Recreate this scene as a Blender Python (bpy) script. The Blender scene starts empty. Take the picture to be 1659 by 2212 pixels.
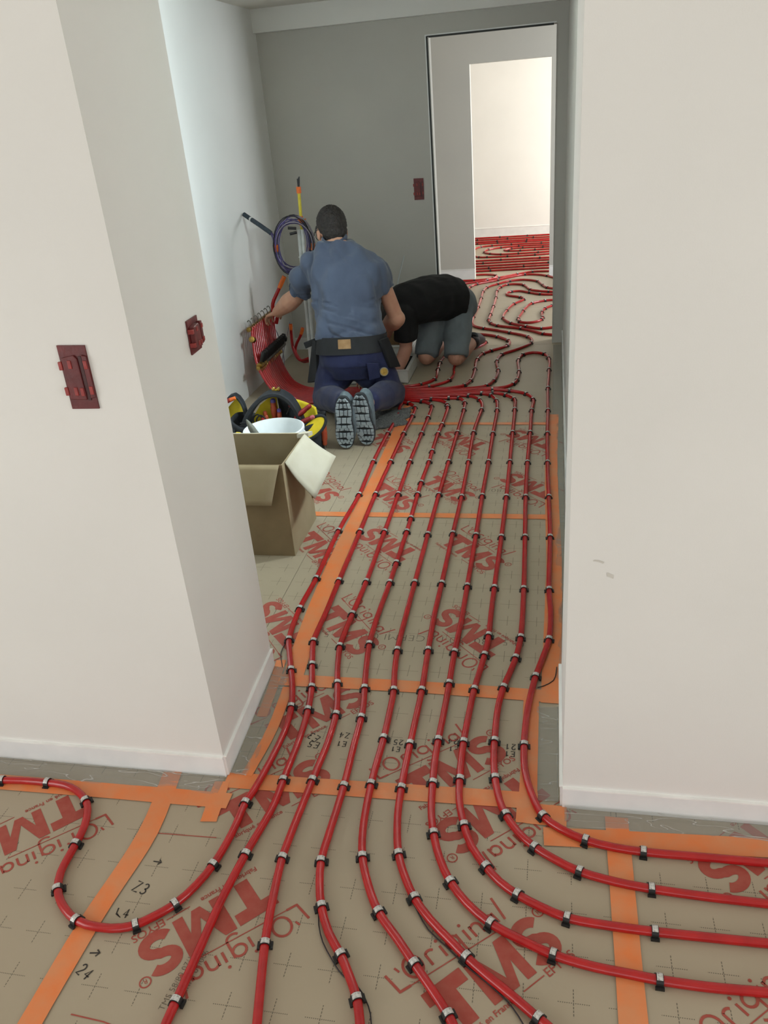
import bpy, bmesh, math, random
from mathutils import Vector, Matrix, noise
random.seed(4)
SC = bpy.context.scene
COL = SC.collection

# ------------------------------------------------------------------ camera
FPX = 1744.76                      # focal length in pixels of the 1659 px wide frame
YAW, PITCH, ROLL, EYE = 0.226670, 0.463906, -0.087577, 1.70
cam_d = bpy.data.cameras.new('camera')
cam_d.sensor_fit = 'HORIZONTAL'; cam_d.sensor_width = 36.0
cam_d.lens = 36.0 * FPX / 1659.0
cam_d.clip_start = 0.02
cam = bpy.data.objects.new('camera', cam_d); COL.objects.link(cam)
_f = Vector((-math.sin(YAW)*math.cos(PITCH), math.cos(YAW)*math.cos(PITCH), -math.sin(PITCH)))
_r0 = Vector((math.cos(YAW), math.sin(YAW), 0)); _u0 = _r0.cross(_f)
_r = _r0*math.cos(ROLL) + _u0*math.sin(ROLL); _u = _u0*math.cos(ROLL) - _r0*math.sin(ROLL)
cam.matrix_world = Matrix(((_r.x, _u.x, -_f.x, 0), (_r.y, _u.y, -_f.y, 0), (_r.z, _u.z, -_f.z, EYE), (0, 0, 0, 1)))
SC.camera = cam

# ------------------------------------------------------------------ world and daylight
SC.view_settings.view_transform = 'Standard'; SC.view_settings.look = 'None'
SC.view_settings.gamma = 1.0; SC.view_settings.use_curve_mapping = False
SC.view_settings.exposure = 0.0
wd = bpy.data.worlds.new('sky'); SC.world = wd; wd.use_nodes = True
wd.node_tree.nodes['Background'].inputs[0].default_value = (0.75, 0.87, 1.0, 1)
wd.node_tree.nodes['Background'].inputs[1].default_value = 1.0

def daylight(name, loc, rot, sx, sy, power, color, spread=180):
    l = bpy.data.lights.new(name, 'AREA'); l.shape = 'RECTANGLE'; l.size = sx; l.size_y = sy
    l.energy = power; l.color = color; l.spread = math.radians(spread)
    o = bpy.data.objects.new(name, l); COL.objects.link(o); o.location = loc; o.rotation_euler = rot
    return o
H90 = math.pi/2
# daylight at each window opening of the shell; some openings are added for light
daylight('daylight_patio_door', (-0.6, -3.12, 1.15), (H90, 0, 0), 3.2, 2.1, 22, (1.0, 0.975, 0.935))
daylight('daylight_near_right', (2.52, -0.3, 1.25), (H90, 0, H90), 2.0, 1.7, 38, (1.0, 0.975, 0.93))
daylight('added_light_near_left', (-3.12, -0.3, 1.25), (H90, 0, -H90), 2.0, 1.7, 38, (1.0, 0.975, 0.93))  # added light and window, brightening the near walls from the left
daylight('daylight_slit_window_a', (0.266, 2.98, 1.67), (H90, 0, H90), .15, .49, 30, (0.80, 0.94, 1.0))
daylight('daylight_slit_window_b', (0.266, 3.51, 1.67), (H90, 0, H90), .21, .49, 96, (0.80, 0.94, 1.0))
daylight('added_light_middle', (2.44, 7.4, 1.4), (H90, 0, H90), 1.4, 1.3, 95, (0.92, 0.97, 1.0))  # added light and window, put in to brighten the middle space
daylight('daylight_far_window', (2.44, 10.2, 1.3), (H90, 0, H90), 1.9, 1.9, 150, (1.0, 0.985, 0.96))

# ------------------------------------------------------------------ materials
def lin(c):
    return tuple((v/255/12.92 if v/255 <= .04045 else ((v/255+.055)/1.055)**2.4) for v in c) + (1,)
MATS = {}
def mat(name, col, rough=.6, col2=None, nscale=8, bump=0, bscale=60, metal=0, stretch=(1, 1, 1), spec=.5, alpha=1, coat=0, sheen=0, mixlo=.35, mixhi=.65):
    m = bpy.data.materials.new(name); m.use_nodes = True; nt = m.node_tree; b = nt.nodes['Principled BSDF']
    b.inputs['Roughness'].default_value = rough; b.inputs['Metallic'].default_value = metal
    b.inputs['Specular IOR Level'].default_value = spec; b.inputs['Alpha'].default_value = alpha
    b.inputs['Coat Weight'].default_value = coat
    if sheen: b.inputs['Sheen Weight'].default_value = sheen
    b.inputs['Base Color'].default_value = lin(col)
    tc = nt.nodes.new('ShaderNodeTexCoord'); mp = nt.nodes.new('ShaderNodeMapping')
    mp.inputs['Scale'].default_value = stretch; nt.links.new(tc.outputs['Object'], mp.inputs[0])
    c2 = col2 or tuple(int(v*.94) for v in col)
    n = nt.nodes.new('ShaderNodeTexNoise'); n.inputs['Scale'].default_value = nscale; n.inputs['Detail'].default_value = 4
    r = nt.nodes.new('ShaderNodeValToRGB'); r.color_ramp.elements[0].position = mixlo; r.color_ramp.elements[1].position = mixhi
    r.color_ramp.elements[0].color = lin(col); r.color_ramp.elements[1].color = lin(c2)
    nt.links.new(mp.outputs[0], n.inputs['Vector']); nt.links.new(n.outputs['Fac'], r.inputs[0]); nt.links.new(r.outputs[0], b.inputs['Base Color'])
    if bump:
        n2 = nt.nodes.new('ShaderNodeTexNoise'); n2.inputs['Scale'].default_value = bscale; n2.inputs['Detail'].default_value = 3
        bp = nt.nodes.new('ShaderNodeBump'); bp.inputs['Strength'].default_value = bump; bp.inputs['Distance'].default_value = .004
        nt.links.new(mp.outputs[0], n2.inputs['Vector']); nt.links.new(n2.outputs['Fac'], bp.inputs['Height']); nt.links.new(bp.outputs[0], b.inputs['Normal'])
    MATS[name] = m
    return m
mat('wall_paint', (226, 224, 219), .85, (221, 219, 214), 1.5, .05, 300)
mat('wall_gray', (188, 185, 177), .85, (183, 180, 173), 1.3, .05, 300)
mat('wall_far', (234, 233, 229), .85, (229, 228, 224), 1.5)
mat('ceiling_paint', (226, 222, 212), .9, None, 2)
mat('skirt_foam', (232, 232, 230), .6, (224, 225, 224), 12)
mat('skirt_edge', (245, 245, 242), .5)
mat('pipe_red', (172, 22, 24), .24, (158, 18, 21), 22, .03, 90, spec=.45, coat=.2)
mat('clip_black', (22, 21, 21), .5)
mat('clip_band', (205, 204, 200), .35, (120, 118, 112), 160, .4, 300, metal=.35, mixlo=.5, mixhi=.75)
mat('ink_red', (152, 62, 50), .7, (158, 76, 62), 40)
mat('ink_black', (45, 40, 36), .7, None, 40)
mat('ink_gray', (92, 82, 70), .7, None, 40)
mat('tape_orange', (218, 122, 66), .4, (208, 134, 88), 14, .12, 50, spec=.4)
mat('skin_a', (196, 150, 124), .55, (184, 134, 110), 14, .05, 200)
mat('skin_b', (192, 142, 118), .55, (180, 128, 106), 14, .05, 200)
mat('hair_dark', (38, 30, 26), .65, (24, 19, 17), 60, .8, 220, stretch=(1, 1, .25))
mat('shirt_blue', (76, 87, 108), .9, (66, 76, 96), 5, .18, 500, sheen=.2)
mat('trouser_navy', (26, 33, 72), .85, (19, 25, 58), 6, .15, 600, sheen=.1)
mat('belt_black', (19, 20, 25), .75, (13, 14, 18), 20, .1, 300)
mat('leather_tan', (158, 124, 82), .6, (140, 106, 66), 30, .1, 200)
mat('shirt_black', (10, 10, 12), .92, (7, 7, 8), 6, .1, 400)
mat('shorts_gray', (118, 126, 130), .9, (106, 114, 119), 6, .15, 500)
mat('sock_white', (205, 200, 190), .9)
mat('shoe_gray', (104, 116, 122), .8, (84, 96, 102), 30, .2, 300)
mat('sole_light', (162, 174, 180), .7, (142, 154, 160), 20, .1, 120)
mat('sole_dark', (42, 46, 50), .8)
mat('shoe_brown', (58, 40, 38), .6, (40, 30, 30), 20)
mat('cardboard', (136, 117, 86), .85, (126, 107, 78), 9, .06, 200)
mat('cardboard_inside', (150, 135, 106), .85, (142, 126, 96), 9)
mat('cardboard_light', (182, 176, 158), .8, (174, 166, 146), 9)
mat('cardboard_brown', (122, 96, 62), .85, (110, 84, 54), 9)
mat('bucket_white', (226, 230, 230), .4, (212, 217, 218), 10)
mat('bag_black', (36, 40, 46), .75, (24, 27, 31), 24, .25, 260)
mat('bag_yellow', (232, 208, 40), .7, (214, 188, 34), 18, .1, 150)
mat('tool_orange', (176, 78, 42), .4, (150, 58, 34), 20)
mat('tool_purple', (92, 78, 150), .4)
mat('tool_red', (150, 34, 34), .4, (128, 26, 28), 20)
mat('tool_pink', (190, 96, 104), .5)
mat('steel', (150, 148, 142), .35, (110, 108, 102), 30, metal=.9)
mat('stone_gray', (112, 112, 100), .6, (92, 92, 82), 30)
mat('brass', (176, 142, 72), .3, (120, 92, 46), 40, metal=.9)
mat('cap_black', (18, 18, 18), .45)
mat('conduit_white', (214, 216, 212), .5, (200, 203, 200), 20)
mat('conduit_yellow', (214, 196, 58), .5, (196, 176, 44), 40)
mat('cable_purple', (76, 66, 120), .5, (60, 52, 96), 30)
mat('cable_black', (30, 28, 32), .5)
mat('cable_gray', (138, 132, 142), .5)
mat('sleeve_slate', (50, 62, 72), .6, (38, 48, 58), 40)
mat('tape_end', (226, 112, 36), .5, (208, 92, 26), 40)
mat('box_dark_red', (104, 30, 30), .45, (84, 24, 26), 25, .2, 80)
mat('box_red', (150, 48, 44), .4, (128, 38, 36), 30, .2, 80)
mat('box_inner', (60, 14, 16), .5)
mat('tray_white', (214, 214, 208), .5, (204, 204, 198), 12)
mat('tray_inner', (44, 42, 38), .8)
mat('pad_gray', (112, 112, 110), .95, (70, 70, 70), 140, .5, 300)
mat('rod_clear', (200, 205, 205), .2, None, 10, alpha=.8)
mat('frame_dark', (38, 40, 38), .6)
mat('window_white', (235, 235, 232), .4)
mat('glasses_black', (18, 18, 20), .3)

# plastic film: thin and clear, with crease glints put in as paler, more opaque lines
def film_material():
    m = bpy.data.materials.new('plastic_film'); m.use_nodes = True; nt = m.node_tree; nt.nodes.clear()
    out = nt.nodes.new('ShaderNodeOutputMaterial'); mx = nt.nodes.new('ShaderNodeMixShader')
    tr = nt.nodes.new('ShaderNodeBsdfTransparent'); pb = nt.nodes.new('ShaderNodeBsdfPrincipled')
    tr.inputs[0].default_value = (.93, .94, .94, 1)
    pb.inputs['Base Color'].default_value = lin((206, 203, 196)); pb.inputs['Roughness'].default_value = .22
    tc = nt.nodes.new('ShaderNodeTexCoord'); mp = nt.nodes.new('ShaderNodeMapping'); mp.inputs['Rotation'].default_value = (0, 0, .42); mp.inputs['Scale'].default_value = (1.0, 5.5, 5.5)
    n = nt.nodes.new('ShaderNodeTexNoise'); n.inputs['Scale'].default_value = 4; n.inputs['Detail'].default_value = 2; n.inputs['Distortion'].default_value = .5
    rg = nt.nodes.new('ShaderNodeValToRGB'); e = rg.color_ramp.elements; e[0].position = .492; e[0].color = (.14, .14, .14, 1); e[1].position = .50; e[1].color = (.62, .62, .62, 1)
    e2 = rg.color_ramp.elements.new(.508); e2.color = (.14, .14, .14, 1)
    bp = nt.nodes.new('ShaderNodeBump'); bp.inputs['Strength'].default_value = .7; bp.inputs['Distance'].default_value = .01
    nt.links.new(tc.outputs['Object'], mp.inputs[0]); nt.links.new(mp.outputs[0], n.inputs['Vector']); nt.links.new(n.outputs['Fac'], rg.inputs[0]); nt.links.new(rg.outputs[0], mx.inputs[0])
    nt.links.new(n.outputs['Fac'], bp.inputs['Height']); nt.links.new(bp.outputs[0], pb.inputs['Normal'])
    nt.links.new(tr.outputs[0], mx.inputs[1]); nt.links.new(pb.outputs[0], mx.inputs[2]); nt.links.new(mx.outputs[0], out.inputs[0])
    MATS['plastic_film'] = m
film_material()
def glass_material():
    m = bpy.data.materials.new('window_glass'); m.use_nodes = True; nt = m.node_tree; nt.nodes.clear()
    out = nt.nodes.new('ShaderNodeOutputMaterial'); mx = nt.nodes.new('ShaderNodeMixShader'); mx.inputs[0].default_value = .08
    tr = nt.nodes.new('ShaderNodeBsdfTransparent'); gl = nt.nodes.new('ShaderNodeBsdfGlossy'); gl.inputs['Roughness'].default_value = .02
    nt.links.new(tr.outputs[0], mx.inputs[1]); nt.links.new(gl.outputs[0], mx.inputs[2]); nt.links.new(mx.outputs[0], out.inputs[0])
    MATS['window_glass'] = m
glass_material()

# insulation board: beige facing with the printed 10 cm crosses (dashed one way, dotted the other)
def board_material():
    m = bpy.data.materials.new('insulation_board'); m.use_nodes = True; nt = m.node_tree; N = nt.nodes; L = nt.links
    b = N['Principled BSDF']; b.inputs['Roughness'].default_value = .42; b.inputs['Specular IOR Level'].default_value = .35
    tc = N.new('ShaderNodeTexCoord'); sp = N.new('ShaderNodeSeparateXYZ'); L.new(tc.outputs['Object'], sp.inputs[0])
    def M(op, a, c=None, d=None):
        n = N.new('ShaderNodeMath'); n.operation = op
        for i, v in enumerate((a, c, d)):
            if v is None: continue
            if isinstance(v, (int, float)): n.inputs[i].default_value = v
            else: L.new(v, n.inputs[i])
        return n.outputs[0]
    PX, PY = .1043, .1065
    def cell(s, p, o):          # signed distance to nearest grid line
        a = M('ADD', M('DIVIDE', M('SUBTRACT', s, o), p), 0.5)
        return M('MULTIPLY', M('SUBTRACT', M('FRACT', a), .5), p)
    dx = M('ABSOLUTE', cell(sp.outputs[0], PX, -.979)); dy = M('ABSOLUTE', cell(sp.outputs[1], PY, 1.0775))
    vert = M('MULTIPLY', M('LESS_THAN', dx, .0011), M('LESS_THAN', dy, .030))
    hor = M('MULTIPLY', M('LESS_THAN', dy, .0011), M('LESS_THAN', dx, .033))
    dotx = M('LESS_THAN', M('FRACT', M('DIVIDE', sp.outputs[0], .0045)), .55)
    doty = M('LESS_THAN', M('FRACT', M('DIVIDE', sp.outputs[1], .0075)), .7)
    ink = M('MAXIMUM', M('MULTIPLY', vert, doty), M('MULTIPLY', hor, dotx))
    near = M('LESS_THAN', sp.outputs[1], 4.6)
    fac = M('MULTIPLY', M('MULTIPLY', ink, near), .72)
    n = N.new('ShaderNodeTexNoise'); n.inputs['Scale'].default_value = 2.2; n.inputs['Detail'].default_value = 5; L.new(tc.outputs['Object'], n.inputs['Vector'])
    r = N.new('ShaderNodeValToRGB'); r.color_ramp.elements[0].position = .3; r.color_ramp.elements[1].position = .7
    r.color_ramp.elements[0].color = lin((166, 153, 132)); r.color_ramp.elements[1].color = lin((160, 147, 125)); L.new(n.outputs['Fac'], r.inputs[0])
    mx = N.new('ShaderNodeMix'); mx.data_type = 'RGBA'; L.new(fac, mx.inputs[0]); L.new(r.outputs[0], mx.inputs[6]); mx.inputs[7].default_value = lin((62, 56, 48))
    L.new(mx.outputs[2], b.inputs['Base Color'])
    n2 = N.new('ShaderNodeTexNoise'); n2.inputs['Scale'].default_value = 7; n2.inputs['Detail'].default_value = 2; L.new(tc.outputs['Object'], n2.inputs['Vector'])
    bp = N.new('ShaderNodeBump'); bp.inputs['Strength'].default_value = .18; bp.inputs['Distance'].default_value = .01; L.new(n2.outputs['Fac'], bp.inputs['Height']); L.new(bp.outputs[0], b.inputs['Normal'])
    MATS['insulation_board'] = m
board_material()

# ------------------------------------------------------------------ mesh helpers
class MB:
    def __init__(s): s.v = []; s.f = []; s.m = []; s.mi = 0
    def add(s, vs, fs):
        o = len(s.v); s.v += [tuple(p) for p in vs]; s.f += [tuple(i+o for i in f) for f in fs]; s.m += [s.mi]*len(fs)
        return s
    def box(s, x0, x1, y0, y1, z0, z1, M=None):
        vs = [Vector((x, y, z)) for z in (z0, z1) for y in (y0, y1) for x in (x0, x1)]
        if M: vs = [M @ p for p in vs]
        return s.add(vs, [(0, 2, 3, 1), (4, 5, 7, 6), (0, 1, 5, 4), (2, 6, 7, 3), (0, 4, 6, 2), (1, 3, 7, 5)])
    def prism(s, poly, z0, z1, M=None):
        n = len(poly); vs = [Vector((x, y, z0)) for x, y in poly] + [Vector((x, y, z1)) for x, y in poly]
        if M: vs = [M @ p for p in vs]
        return s.add(vs, [tuple(range(n-1, -1, -1)), tuple(range(n, 2*n))] + [(i, (i+1) % n, n+(i+1) % n, n+i) for i in range(n)])
    def tube(s, path, r, n=10, cap=True, flat=1.0):
        P = [Vector(p) for p in path]; k = len(P); rs = r if isinstance(r, (list, tuple)) else [r]*k
        vs = []; up = None
        for i in range(k):
            t = (P[min(i+1, k-1)]-P[max(i-1, 0)])
            t = t.normalized() if t.length > 1e-9 else Vector((0, 0, 1))
            if up is None: up = Vector((0, 0, 1)) if abs(t.z) < .9 else Vector((1, 0, 0))
            a = up - t*up.dot(t)
            if a.length < 1e-6: a = t.orthogonal()
            a.normalize(); b = t.cross(a); up = a
            for j in range(n):
                w = 2*math.pi*j/n; vs.append(P[i] + (a*math.cos(w)*flat + b*math.sin(w))*rs[i])
        fs = [(i*n+j, i*n+(j+1) % n, (i+1)*n+(j+1) % n, (i+1)*n+j) for i in range(k-1) for j in range(n)]
        if cap: fs += [tuple(range(n-1, -1, -1)), tuple((k-1)*n+j for j in range(n))]
        return s.add(vs, fs)
    def lathe(s, prof, M=None, n=24, cap=True):
        vs = []
        for r, z in prof:
            for j in range(n):
                w = 2*math.pi*j/n; p = Vector((r*math.cos(w), r*math.sin(w), z)); vs.append(M @ p if M else p)
        k = len(prof); fs = [(i*n+j, i*n+(j+1) % n, (i+1)*n+(j+1) % n, (i+1)*n+j) for i in range(k-1) for j in range(n)]
        if cap: fs += [tuple(range(n-1, -1, -1)), tuple((k-1)*n+j for j in range(n))]
        return s.add(vs, fs)
    def loft(s, rings, n=28, e=2.4):
        # rings: (centre, half-width vector, half-depth vector)
        vs = []
        for c, a, b in rings:
            c, a, b = Vector(c), Vector(a), Vector(b)
            for j in range(n):
                w = 2*math.pi*j/n; cw, sw = math.cos(w), math.sin(w)
                vs.append(c + a*math.copysign(abs(cw)**(2/e), cw) + b*math.copysign(abs(sw)**(2/e), sw))
        k = len(rings); fs = [(i*n+j, i*n+(j+1) % n, (i+1)*n+(j+1) % n, (i+1)*n+j) for i in range(k-1) for j in range(n)]
        fs += [tuple(range(n-1, -1, -1)), tuple((k-1)*n+j for j in range(n))]
        return s.add(vs, fs)
    def capsule(s, p0, r0, p1, r1, n=14):
        p0, p1 = Vector(p0), Vector(p1); d = (p1-p0); d = d.normalized() if d.length > 1e-9 else Vector((0, 0, 1))
        path = []; rs = []
        for k in range(5):
            w = k/4*math.pi/2*.98+.02; path.append(p0 - d*r0*math.cos(w)); rs.append(r0*math.sin(w))
        for k in range(5):
            w = k/4*math.pi/2*.98; path.append(p1 + d*r1*math.sin(w)); rs.append(r1*math.cos(w)+1e-4)
        return s.tube(path, rs, n)
    def ellipsoid(s, c, rx, ry, rz, M=None, nu=24, nv=14):
        c = Vector(c); vs = []
        for i in range(nv+1):
            t = math.pi*(i/nv*.996+.002)
            for j in range(nu):
                w = 2*math.pi*j/nu; p = Vector((rx*math.sin(t)*math.cos(w), ry*math.sin(t)*math.sin(w), -rz*math.cos(t)))
                vs.append(c + (M @ p if M else p))
        fs = [(i*nu+j, i*nu+(j+1) % nu, (i+1)*nu+(j+1) % nu, (i+1)*nu+j) for i in range(nv) for j in range(nu)]
        fs += [tuple(range(nu-1, -1, -1)), tuple(nv*nu+j for j in range(nu))]
        return s.add(vs, fs)
    def ribbon(s, path, wd, z=0, closed=False):
        P = [Vector((p[0], p[1], 0)) for p in path]; k = len(P); vs = []
        ws = wd if isinstance(wd, (list, tuple)) else [wd]*k
        for i in range(k):
            a = P[i-1] if (i > 0 or closed) else P[i]; b = P[(i+1) % k] if (i < k-1 or closed) else P[i]
            t = b-a; t = t.normalized() if t.length > 1e-9 else Vector((1, 0, 0)); n = Vector((-t.y, t.x, 0))*ws[i]/2
            vs += [P[i]+n+Vector((0, 0, z)), P[i]-n+Vector((0, 0, z))]
        m = k if closed else k-1
        return s.add(vs, [(2*i, 2*i+1, 2*((i+1) % k)+1, 2*((i+1) % k)) for i in range(m)])
    def poly(s, pts, z=0): return s.add([(x, y, z) for x, y in pts], [tuple(range(len(pts)))])
    def grid(s, fn, nu, nv):
        vs = [fn(i/nu, j/nv) for j in range(nv+1) for i in range(nu+1)]
        return s.add(vs, [(j*(nu+1)+i, j*(nu+1)+i+1, (j+1)*(nu+1)+i+1, (j+1)*(nu+1)+i) for j in range(nv) for i in range(nu)])
    def mesh(s, name, smooth=True, fix=True):
        me = bpy.data.meshes.new(name); me.from_pydata(s.v, [], s.f); me.update()
        for p, i in zip(me.polygons, s.m): p.material_index = i
        if fix:
            bm = bmesh.new(); bm.from_mesh(me); bmesh.ops.recalc_face_normals(bm, faces=bm.faces); bm.to_mesh(me); bm.free()
        if smooth:
            for p in me.polygons: p.use_smooth = True
            me.set_sharp_from_angle(angle=math.radians(40))
        return me
def link(name, me, mats, parent=None, loc=None):
    o = bpy.data.objects.new(name, me); COL.objects.link(o)
    if me is not None and mats and not me.materials:
        for m in ([mats] if isinstance(mats, str) else mats): me.materials.append(MATS[m])
    if parent is not None:
        o.parent = parent
        o.matrix_parent_inverse = Matrix.Translation(-parent_loc(parent))
    if loc is not None: o.location = loc
    return o
def parent_loc(p):
    return PLOC.get(p.name, Vector((0, 0, 0)))
PLOC = {}
def obj(name, mb, mats, parent=None, smooth=True): return link(name, mb.mesh(name, smooth), mats, parent)
def tag(o, label, cat, group=None):
    o['label'] = label; o['category'] = cat
    if group: o['group'] = group
    return o
def thing(name, label, cat, loc=(0, 0, 0), group=None):
    o = bpy.data.objects.new(name, None); COL.objects.link(o); o.location = loc; o.empty_display_size = .05
    PLOC[o.name] = Vector(loc)
    return tag(o, label, cat, group)
def struct(name, mb, m, parent=None, smooth=False, label=None):
    o = obj(name, mb, m, parent, smooth)
    if parent is None: o['kind'] = 'structure'
    if label: o['label'] = label
    return o
def bevel(o, w=.003, seg=2):
    md = o.modifiers.new('bevel', 'BEVEL'); md.width = w; md.segments = seg; md.limit_method = 'ANGLE'; return o
def catmull(pts, step=.02):
    P = [Vector(p) for p in pts]; P = [P[0]*2-P[1]] + P + [P[-1]*2-P[-2]]; out = []
    for i in range(1, len(P)-2):
        p0, p1, p2, p3 = P[i-1:i+3]; n = max(2, int((p2-p1).length/step))
        k = lambda a, b: max((b-a).length, 1e-6)**.5
        t0 = 0; t1 = k(p0, p1); t2 = t1+k(p1, p2); t3 = t2+k(p2, p3)
        for q in range(n):
            t = t1+(t2-t1)*q/n
            A1 = p0*((t1-t)/(t1-t0))+p1*((t-t0)/(t1-t0)); A2 = p1*((t2-t)/(t2-t1))+p2*((t-t1)/(t2-t1)); A3 = p2*((t3-t)/(t3-t2))+p3*((t-t2)/(t3-t2))
            B1 = A1*((t2-t)/(t2-t0))+A2*((t-t0)/(t2-t0)); B2 = A2*((t3-t)/(t3-t1))+A3*((t-t1)/(t3-t1))
            out.append(B1*((t2-t)/(t2-t1))+B2*((t-t1)/(t2-t1)))
    out.append(P[-2]); return out
def remesh(mb, voxel, smooth_it=6, disp=None):
    # union of closed solids into one continuous surface
    me = mb.mesh('tmp', False); o = bpy.data.objects.new('tmp', me); COL.objects.link(o)
    md = o.modifiers.new('r', 'REMESH'); md.mode = 'VOXEL'; md.voxel_size = voxel
    sm = o.modifiers.new('s', 'SMOOTH'); sm.factor = .5; sm.iterations = smooth_it
    dg = bpy.context.evaluated_depsgraph_get(); ev = o.evaluated_get(dg)
    new = bpy.data.meshes.new_from_object(ev); bpy.data.objects.remove(o); bpy.data.meshes.remove(me)
    new.materials.clear()
    if disp:
        nr = [v.normal.copy() for v in new.vertices]
        for v, n in zip(new.vertices, nr): v.co = v.co + n*disp(v.co, n)
    for p in new.polygons: p.use_smooth = True
    new.update()
    return new

# ------------------------------------------------------------------ the setting
mat('subfloor', (70, 64, 56), .9)
floor = struct('floor', MB().box(-3.2, 2.6, -3.2, 11.7, -.12, -.004), 'subfloor', label='beige insulation boards with printed crosses and red lettering')
def boards(xs, ys):
    for x0, x1 in zip(xs, xs[1:]):
        for y0, y1 in zip(ys, ys[1:]):
            obj('insulation_board', MB().box(x0+.0010, x1-.0010, y0+.0010, y1-.0010, -.004, 0), 'insulation_board', floor, False)
boards((-3.2, -2.32, -1.072, .182, 1.43, 2.6), (-3.2, -2.0, -.8, .4, 1.605))
boards((-3.2, -.93, .2, 2.6), (1.605, 2.056))
boards((-2.15, -1.029, .2), (2.056, 3.281, 4.46, 6.13))
boards((-2.15, -.86, .39, 1.64, 2.6), (6.13, 7.35, 8.58))
boards((-3.2, -2.0, -.86, .39, 1.64, 2.6), (8.58, 9.78, 10.98, 11.7))

NLW = [(-3.2, 1.617), (-.908, 1.617), (-.932, 2.13), (-3.2, 2.13)]
wall_left = struct('wall_left', MB().prism(NLW, 0, 2.7), 'wall_paint')
wall_right = struct('wall_right', MB().box(.044, 2.6, 1.61, 2.13, 0, 2.7), 'wall_paint')
mb = MB(); mb.box(-3.3, -3.2, -3.2, -1.35, 0, 2.7); mb.box(-3.3, -3.2, .75, 1.617, 0, 2.7); mb.box(-3.3, -3.2, -1.35, .75, 2.15, 2.7); mb.box(-3.3, -3.2, -1.35, .75, 0, .35)
struct('wall_near_left', mb, 'wall_paint')
# near room: wall behind the photographer with a patio door, side wall with a window
mb = MB(); mb.box(-3.2, -2.3, -3.3, -3.2, 0, 2.7); mb.box(1.1, 2.6, -3.3, -3.2, 0, 2.7); mb.box(-2.3, 1.1, -3.3, -3.2, 2.25, 2.7); mb.box(-2.3, 1.1, -3.3, -3.2, 0, .06)
struct('wall_near_back', mb, 'wall_paint')
mb = MB(); mb.box(2.6, 2.7, -3.2, -1.35, 0, 2.7); mb.box(2.6, 2.7, .75, 1.61, 0, 2.7); mb.box(2.6, 2.7, -1.35, .75, 2.15, 2.7); mb.box(2.6, 2.7, -1.35, .75, 0, .35)
struct('wall_near_right', mb, 'wall_paint')
struct('ceiling_near', MB().box(-3.3, 2.7, -3.3, 1.62, 2.7, 2.8), 'ceiling_paint')
# corridor
struct('wall_corridor_left', MB().box(-2.15, -2.03, 2.13, 6.17, 0, 2.45), 'wall_far')
mb = MB()
for y0, y1 in ((2.13, 2.9), (3.06, 3.40), (3.62, 6.17)): mb.box(.076, .60, y0, y1, 0, 2.45)
for y0, y1 in ((2.9, 3.06), (3.40, 3.62)): mb.box(.076, .60, y0, y1, 0, 1.42); mb.box(.076, .60, y0, y1, 1.92, 2.45)
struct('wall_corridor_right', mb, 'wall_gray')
struct('ceiling_corridor', MB().box(-2.15, .56, 1.62, 6.27, 2.352, 2.6), 'ceiling_paint')
struct('trim_1', MB().box(-2.03, .076, 6.11, 6.17, 2.212, 2.352), 'wall_paint', label='boxed beam across the top of the gray corridor wall')
mb = MB(); mb.box(-2.15, -.852, 6.17, 6.27, 0, 2.352); mb.box(.002, .56, 6.17, 6.27, 0, 2.352); mb.box(-.852, .002, 6.17, 6.27, 2.092, 2.352)
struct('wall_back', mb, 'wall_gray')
# metal edge with a dark joint round the opening in the gray wall
mb = MB(); mb.box(-.862, -.855, 6.164, 6.20, 0, 2.10); mb.box(-.862, -.003, 6.164, 6.20, 2.095, 2.102)
struct('trim_2', mb, 'skirt_foam')
mb = MB(); mb.box(-.855, -.843, 6.168, 6.19, 0, 2.092); mb.box(-.85, -.02, 6.168, 6.19, 2.084, 2.095)
struct('trim_3', mb, 'frame_dark', label='thin dark joint around the opening')
mb = MB(); mb.box(-.843, -.837, 6.166, 6.26, 0, 2.088); mb.box(-.003, .002, 6.166, 6.27, 0, 2.088)
struct('trim_4', mb, 'wall_gray')
# middle space and far room
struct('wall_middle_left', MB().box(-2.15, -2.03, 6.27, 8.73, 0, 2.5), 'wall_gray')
def window_wall(name, x, y0, y1, wy0, wy1, wz0, wz1, m, top=2.6):
    mb = MB(); mb.box(x, x+.1, y0, wy0, 0, top); mb.box(x, x+.1, wy1, y1, 0, top); mb.box(x, x+.1, wy0, wy1, 0, wz0); mb.box(x, x+.1, wy0, wy1, wz1, top)
    return struct(name, mb, m)
window_wall('wall_middle_right', 2.5, 6.27, 8.73, 6.7, 8.1, .75, 2.05, 'wall_gray')
struct('ceiling_middle', MB().box(-2.15, 2.6, 6.27, 8.83, 2.45, 2.6), 'ceiling_paint')
mb = MB(); mb.box(-3.2, -.808, 8.73, 8.83, 0, 2.6); mb.box(-.044, 2.6, 8.73, 8.83, 0, 2.6); mb.box(-.808, -.044, 8.73, 8.83, 1.992, 2.6)
struct('wall_second', mb, 'wall_gray')
struct('wall_far_back', MB().box(-3.2, 2.6, 11.58, 11.68, 0, 2.6), 'wall_far')
struct('wall_far_left', MB().box(-3.3, -3.2, 8.83, 11.68, 0, 2.6), 'wall_far')
window_wall('wall_far_right', 2.5, 8.83, 11.6, 9.2, 11.2, .35, 2.25, 'wall_far')
struct('ceiling_far', MB().box(-3.2, 2.6, 8.83, 11.7, 2.5, 2.65), 'ceiling_paint')

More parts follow.
